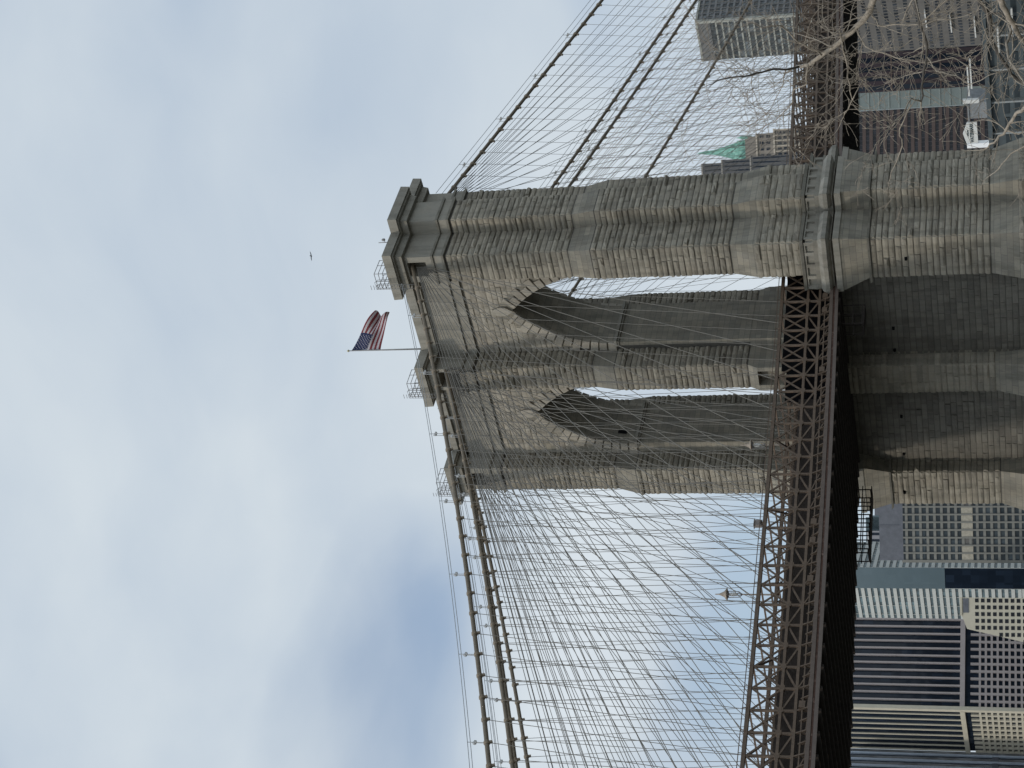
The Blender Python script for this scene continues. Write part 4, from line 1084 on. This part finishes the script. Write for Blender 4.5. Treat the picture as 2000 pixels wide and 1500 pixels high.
tb.tube([tp[1],Vector((-144.2,-132,8.6)),Vector((-144,-128.5,10.6)),Vector(TREE['c'][0])],[.15,.11,.09,.055],8)
tb.tube([Vector((-144.2,-132,8.6)),Vector((-144.6,-129,10.0)),Vector(TREE['d'][0])],[.09,.08,.06],8)
tb.tube([Vector((-144.6,-129,10.0)),Vector(TREE['e'][0])],[.06,.04],7)
part(tb,'trunk',[BARK],root,True)
for k,(r0,r1,nt_) in spec.items():
    mb=MB(); out,rad=limb(TREE[k],r0,r1,mb)
    dark = k in ('a2','b','c','c2')
    o=part(mb,'limb',[BARKD if dark else BARK],root,True)
    mb=MB()
    for j in range(int(nt_*1.6)):
        i=tr.randint(max(1,len(out)//6),len(out)-2); dd=(out[i+1]-out[i]).normalized()
        side=Vector((tr.gauss(0,1),tr.gauss(0,1),tr.gauss(0,1)+.1)).normalized()
        nd=(dd*.5+side).normalized()
        twig(out[i],nd,tr.uniform(.7,1.8)*(1.15 if k in('a','a2','a3','a5') else .85),min(rad[i]*.55,.016)*tr.uniform(.7,1.1),mb,2)
    twig(out[-1],(out[-1]-out[-3]),.6,rad[-1],mb,2)
    o2=mb.build('twigs',BARK,None,True); o2.parent=o; o2.matrix_parent_inverse=root_inv(o)

SUN_E=1.3
# ------------------------------------------------------------------ camera
cam=bpy.data.cameras.new('camera'); co=bpy.data.objects.new('camera',cam); C.objects.link(co); sc.camera=co
cam.sensor_width=36; cam.lens=3724.2446*36/2000; cam.clip_start=.5; cam.clip_end=20000
Rv=Vector((0.651182,-0.75864827,-0.02036693)); Uv=Vector((-0.19363616,-0.19203539,0.96209534)); Fv=Vector((0.73380314,0.62255539,0.27195172))
M=Matrix((-Uv,Rv,-Fv)).transposed().to_4x4(); M.translation=Vector((-175.06555,-142.13153,10.90705)); co.matrix_world=M

# ------------------------------------------------------------------ sun and sky
SD=Vector((-.975,.21,0)).normalized(); EL=R(37)
sd=Vector((SD.x*math.cos(EL),SD.y*math.cos(EL),math.sin(EL)))
sun=bpy.data.lights.new('sun','SUN'); so=bpy.data.objects.new('sun',sun); C.objects.link(so)
sun.energy=SUN_E; sun.angle=R(5); sun.color=(1,.93,.83); so.matrix_world=sd.to_track_quat('Z','Y').to_matrix().to_4x4()
w=bpy.data.worlds.new("World"); sc.world=w; w.use_nodes=True; nt=w.node_tree; nt.nodes.clear(); n=N(nt)
out=nt.nodes.new('ShaderNodeOutputWorld')
sky=n('ShaderNodeTexSky',sky_type='NISHITA'); sky.sun_disc=False; sky.sun_elevation=EL; sky.sun_rotation=math.atan2(SD.x,SD.y); sky.air_density=1.; sky.dust_density=1.6; sky.ozone_density=1.5
bg=n('ShaderNodeBackground',{0:sky.outputs[0],1:.135})
# cloud layer: pale cloud over the sky, opened by blue gaps; everything laid out by direction
tc=n('ShaderNodeTexCoord').outputs['Generated']
warp=n('ShaderNodeTexNoise',{'Vector':tc,'Scale':3.,'Detail':3.}).outputs['Color']
wv=n('ShaderNodeVectorMath',{0:tc,1:n('ShaderNodeVectorMath',{0:n('ShaderNodeVectorMath',{0:warp,1:(.5,.5,.5)},operation='SUBTRACT').outputs[0],'Scale':.16},operation='SCALE').outputs[0]},operation='ADD').outputs[0]
st=n('ShaderNodeMapping',{'Vector':wv,'Scale':(1.,1.,1.7),'Rotation':(0,0,.6)}).outputs[0]
c1=n('ShaderNodeTexNoise',{'Vector':st,'Scale':2.3,'Detail':6.,'Roughness':.45}).outputs[0]
c2=n('ShaderNodeTexNoise',{'Vector':st,'Scale':9.,'Detail':6.,'Roughness':.5}).outputs[0]
def lobe(d,width,amp):
    """soft opening in the cloud round a sky direction"""
    d=Vector(d).normalized()
    dt=n('ShaderNodeVectorMath',{0:wv,1:tuple(d)},operation='DISTANCE').outputs['Value']
    g=n.math('DIVIDE',dt,width); g=n.math('MULTIPLY',n.math('MULTIPLY',g,g),-1.); g=n.math('EXPONENT',g); return n.math('MULTIPLY',g,amp)
LOBES=[((.635,.698,.322),.062,-.38),((.590,.735,.335),.085,-.42),((.672,.662,.333),.045,-.22),((.81,.53,.24),.08,-.05),((.81,.45,.37),.10,.16),((.655,.722,.222),.05,.5),((.605,.763,.222),.05,.5),((.698,.681,.222),.045,.35),((.741,.574,.40),.24,.30),((.64,.62,.46),.16,.28),((.69,.705,.155),.045,-.3),((.63,.76,.16),.045,-.28)]
GLOW=[((.655,.722,.222),.04,.22),((.698,.681,.222),.03,.16),((.80,.55,.235),.05,.10),((.605,.763,.222),.035,.24)]
CLOUD_D=(.475,.565,.675); CLOUD_L=(.635,.705,.765)
EXPO=0.0
BACK=.9
f=n.math('ADD',n.math('MULTIPLY',c1,1.15),n.math('MULTIPLY',c2,.18))
for L in LOBES: f=n.math('ADD',f,lobe(*L))
cov=n.ramp(f,[(.10,(.10,.10,.10)),(.34,(.38,.38,.38)),(.58,(.78,.78,.78)),(.82,(1,1,1))])
tf=n.math('ADD',n.math('MULTIPLY',c2,.3),n.math('MULTIPLY',c1,.7))
for L in GLOW: tf=n.math('ADD',tf,lobe(*L))
tone=n.ramp(tf,[(.36,CLOUD_D),(.60,CLOUD_L),(.85,(.80,.86,.91))])
dn_=n('ShaderNodeVectorMath',{0:tc,1:(-.62,-.72,.30)},operation='DOT_PRODUCT').outputs['Value']
gain=n.math('ADD',1.0,n.math('MULTIPLY',n.math('MAXIMUM',dn_,0.),BACK))    # sky brightened behind the viewer, added to fill the shaded end faces
cl=n('ShaderNodeBackground',{0:tone,1:gain})
mx=n('ShaderNodeMixShader',{0:cov}); nt.links.new(bg.outputs[0],mx.inputs[1]); nt.links.new(cl.outputs[0],mx.inputs[2]); nt.links.new(mx.outputs[0],out.inputs[0])
sc.view_settings.view_transform='Standard'; sc.view_settings.look='None'; sc.view_settings.gamma=1; sc.view_settings.exposure=EXPO
sc.render.film_transparent=False
sc.cycles.max_bounces=5; sc.cycles.diffuse_bounces=3; sc.cycles.glossy_bounces=3
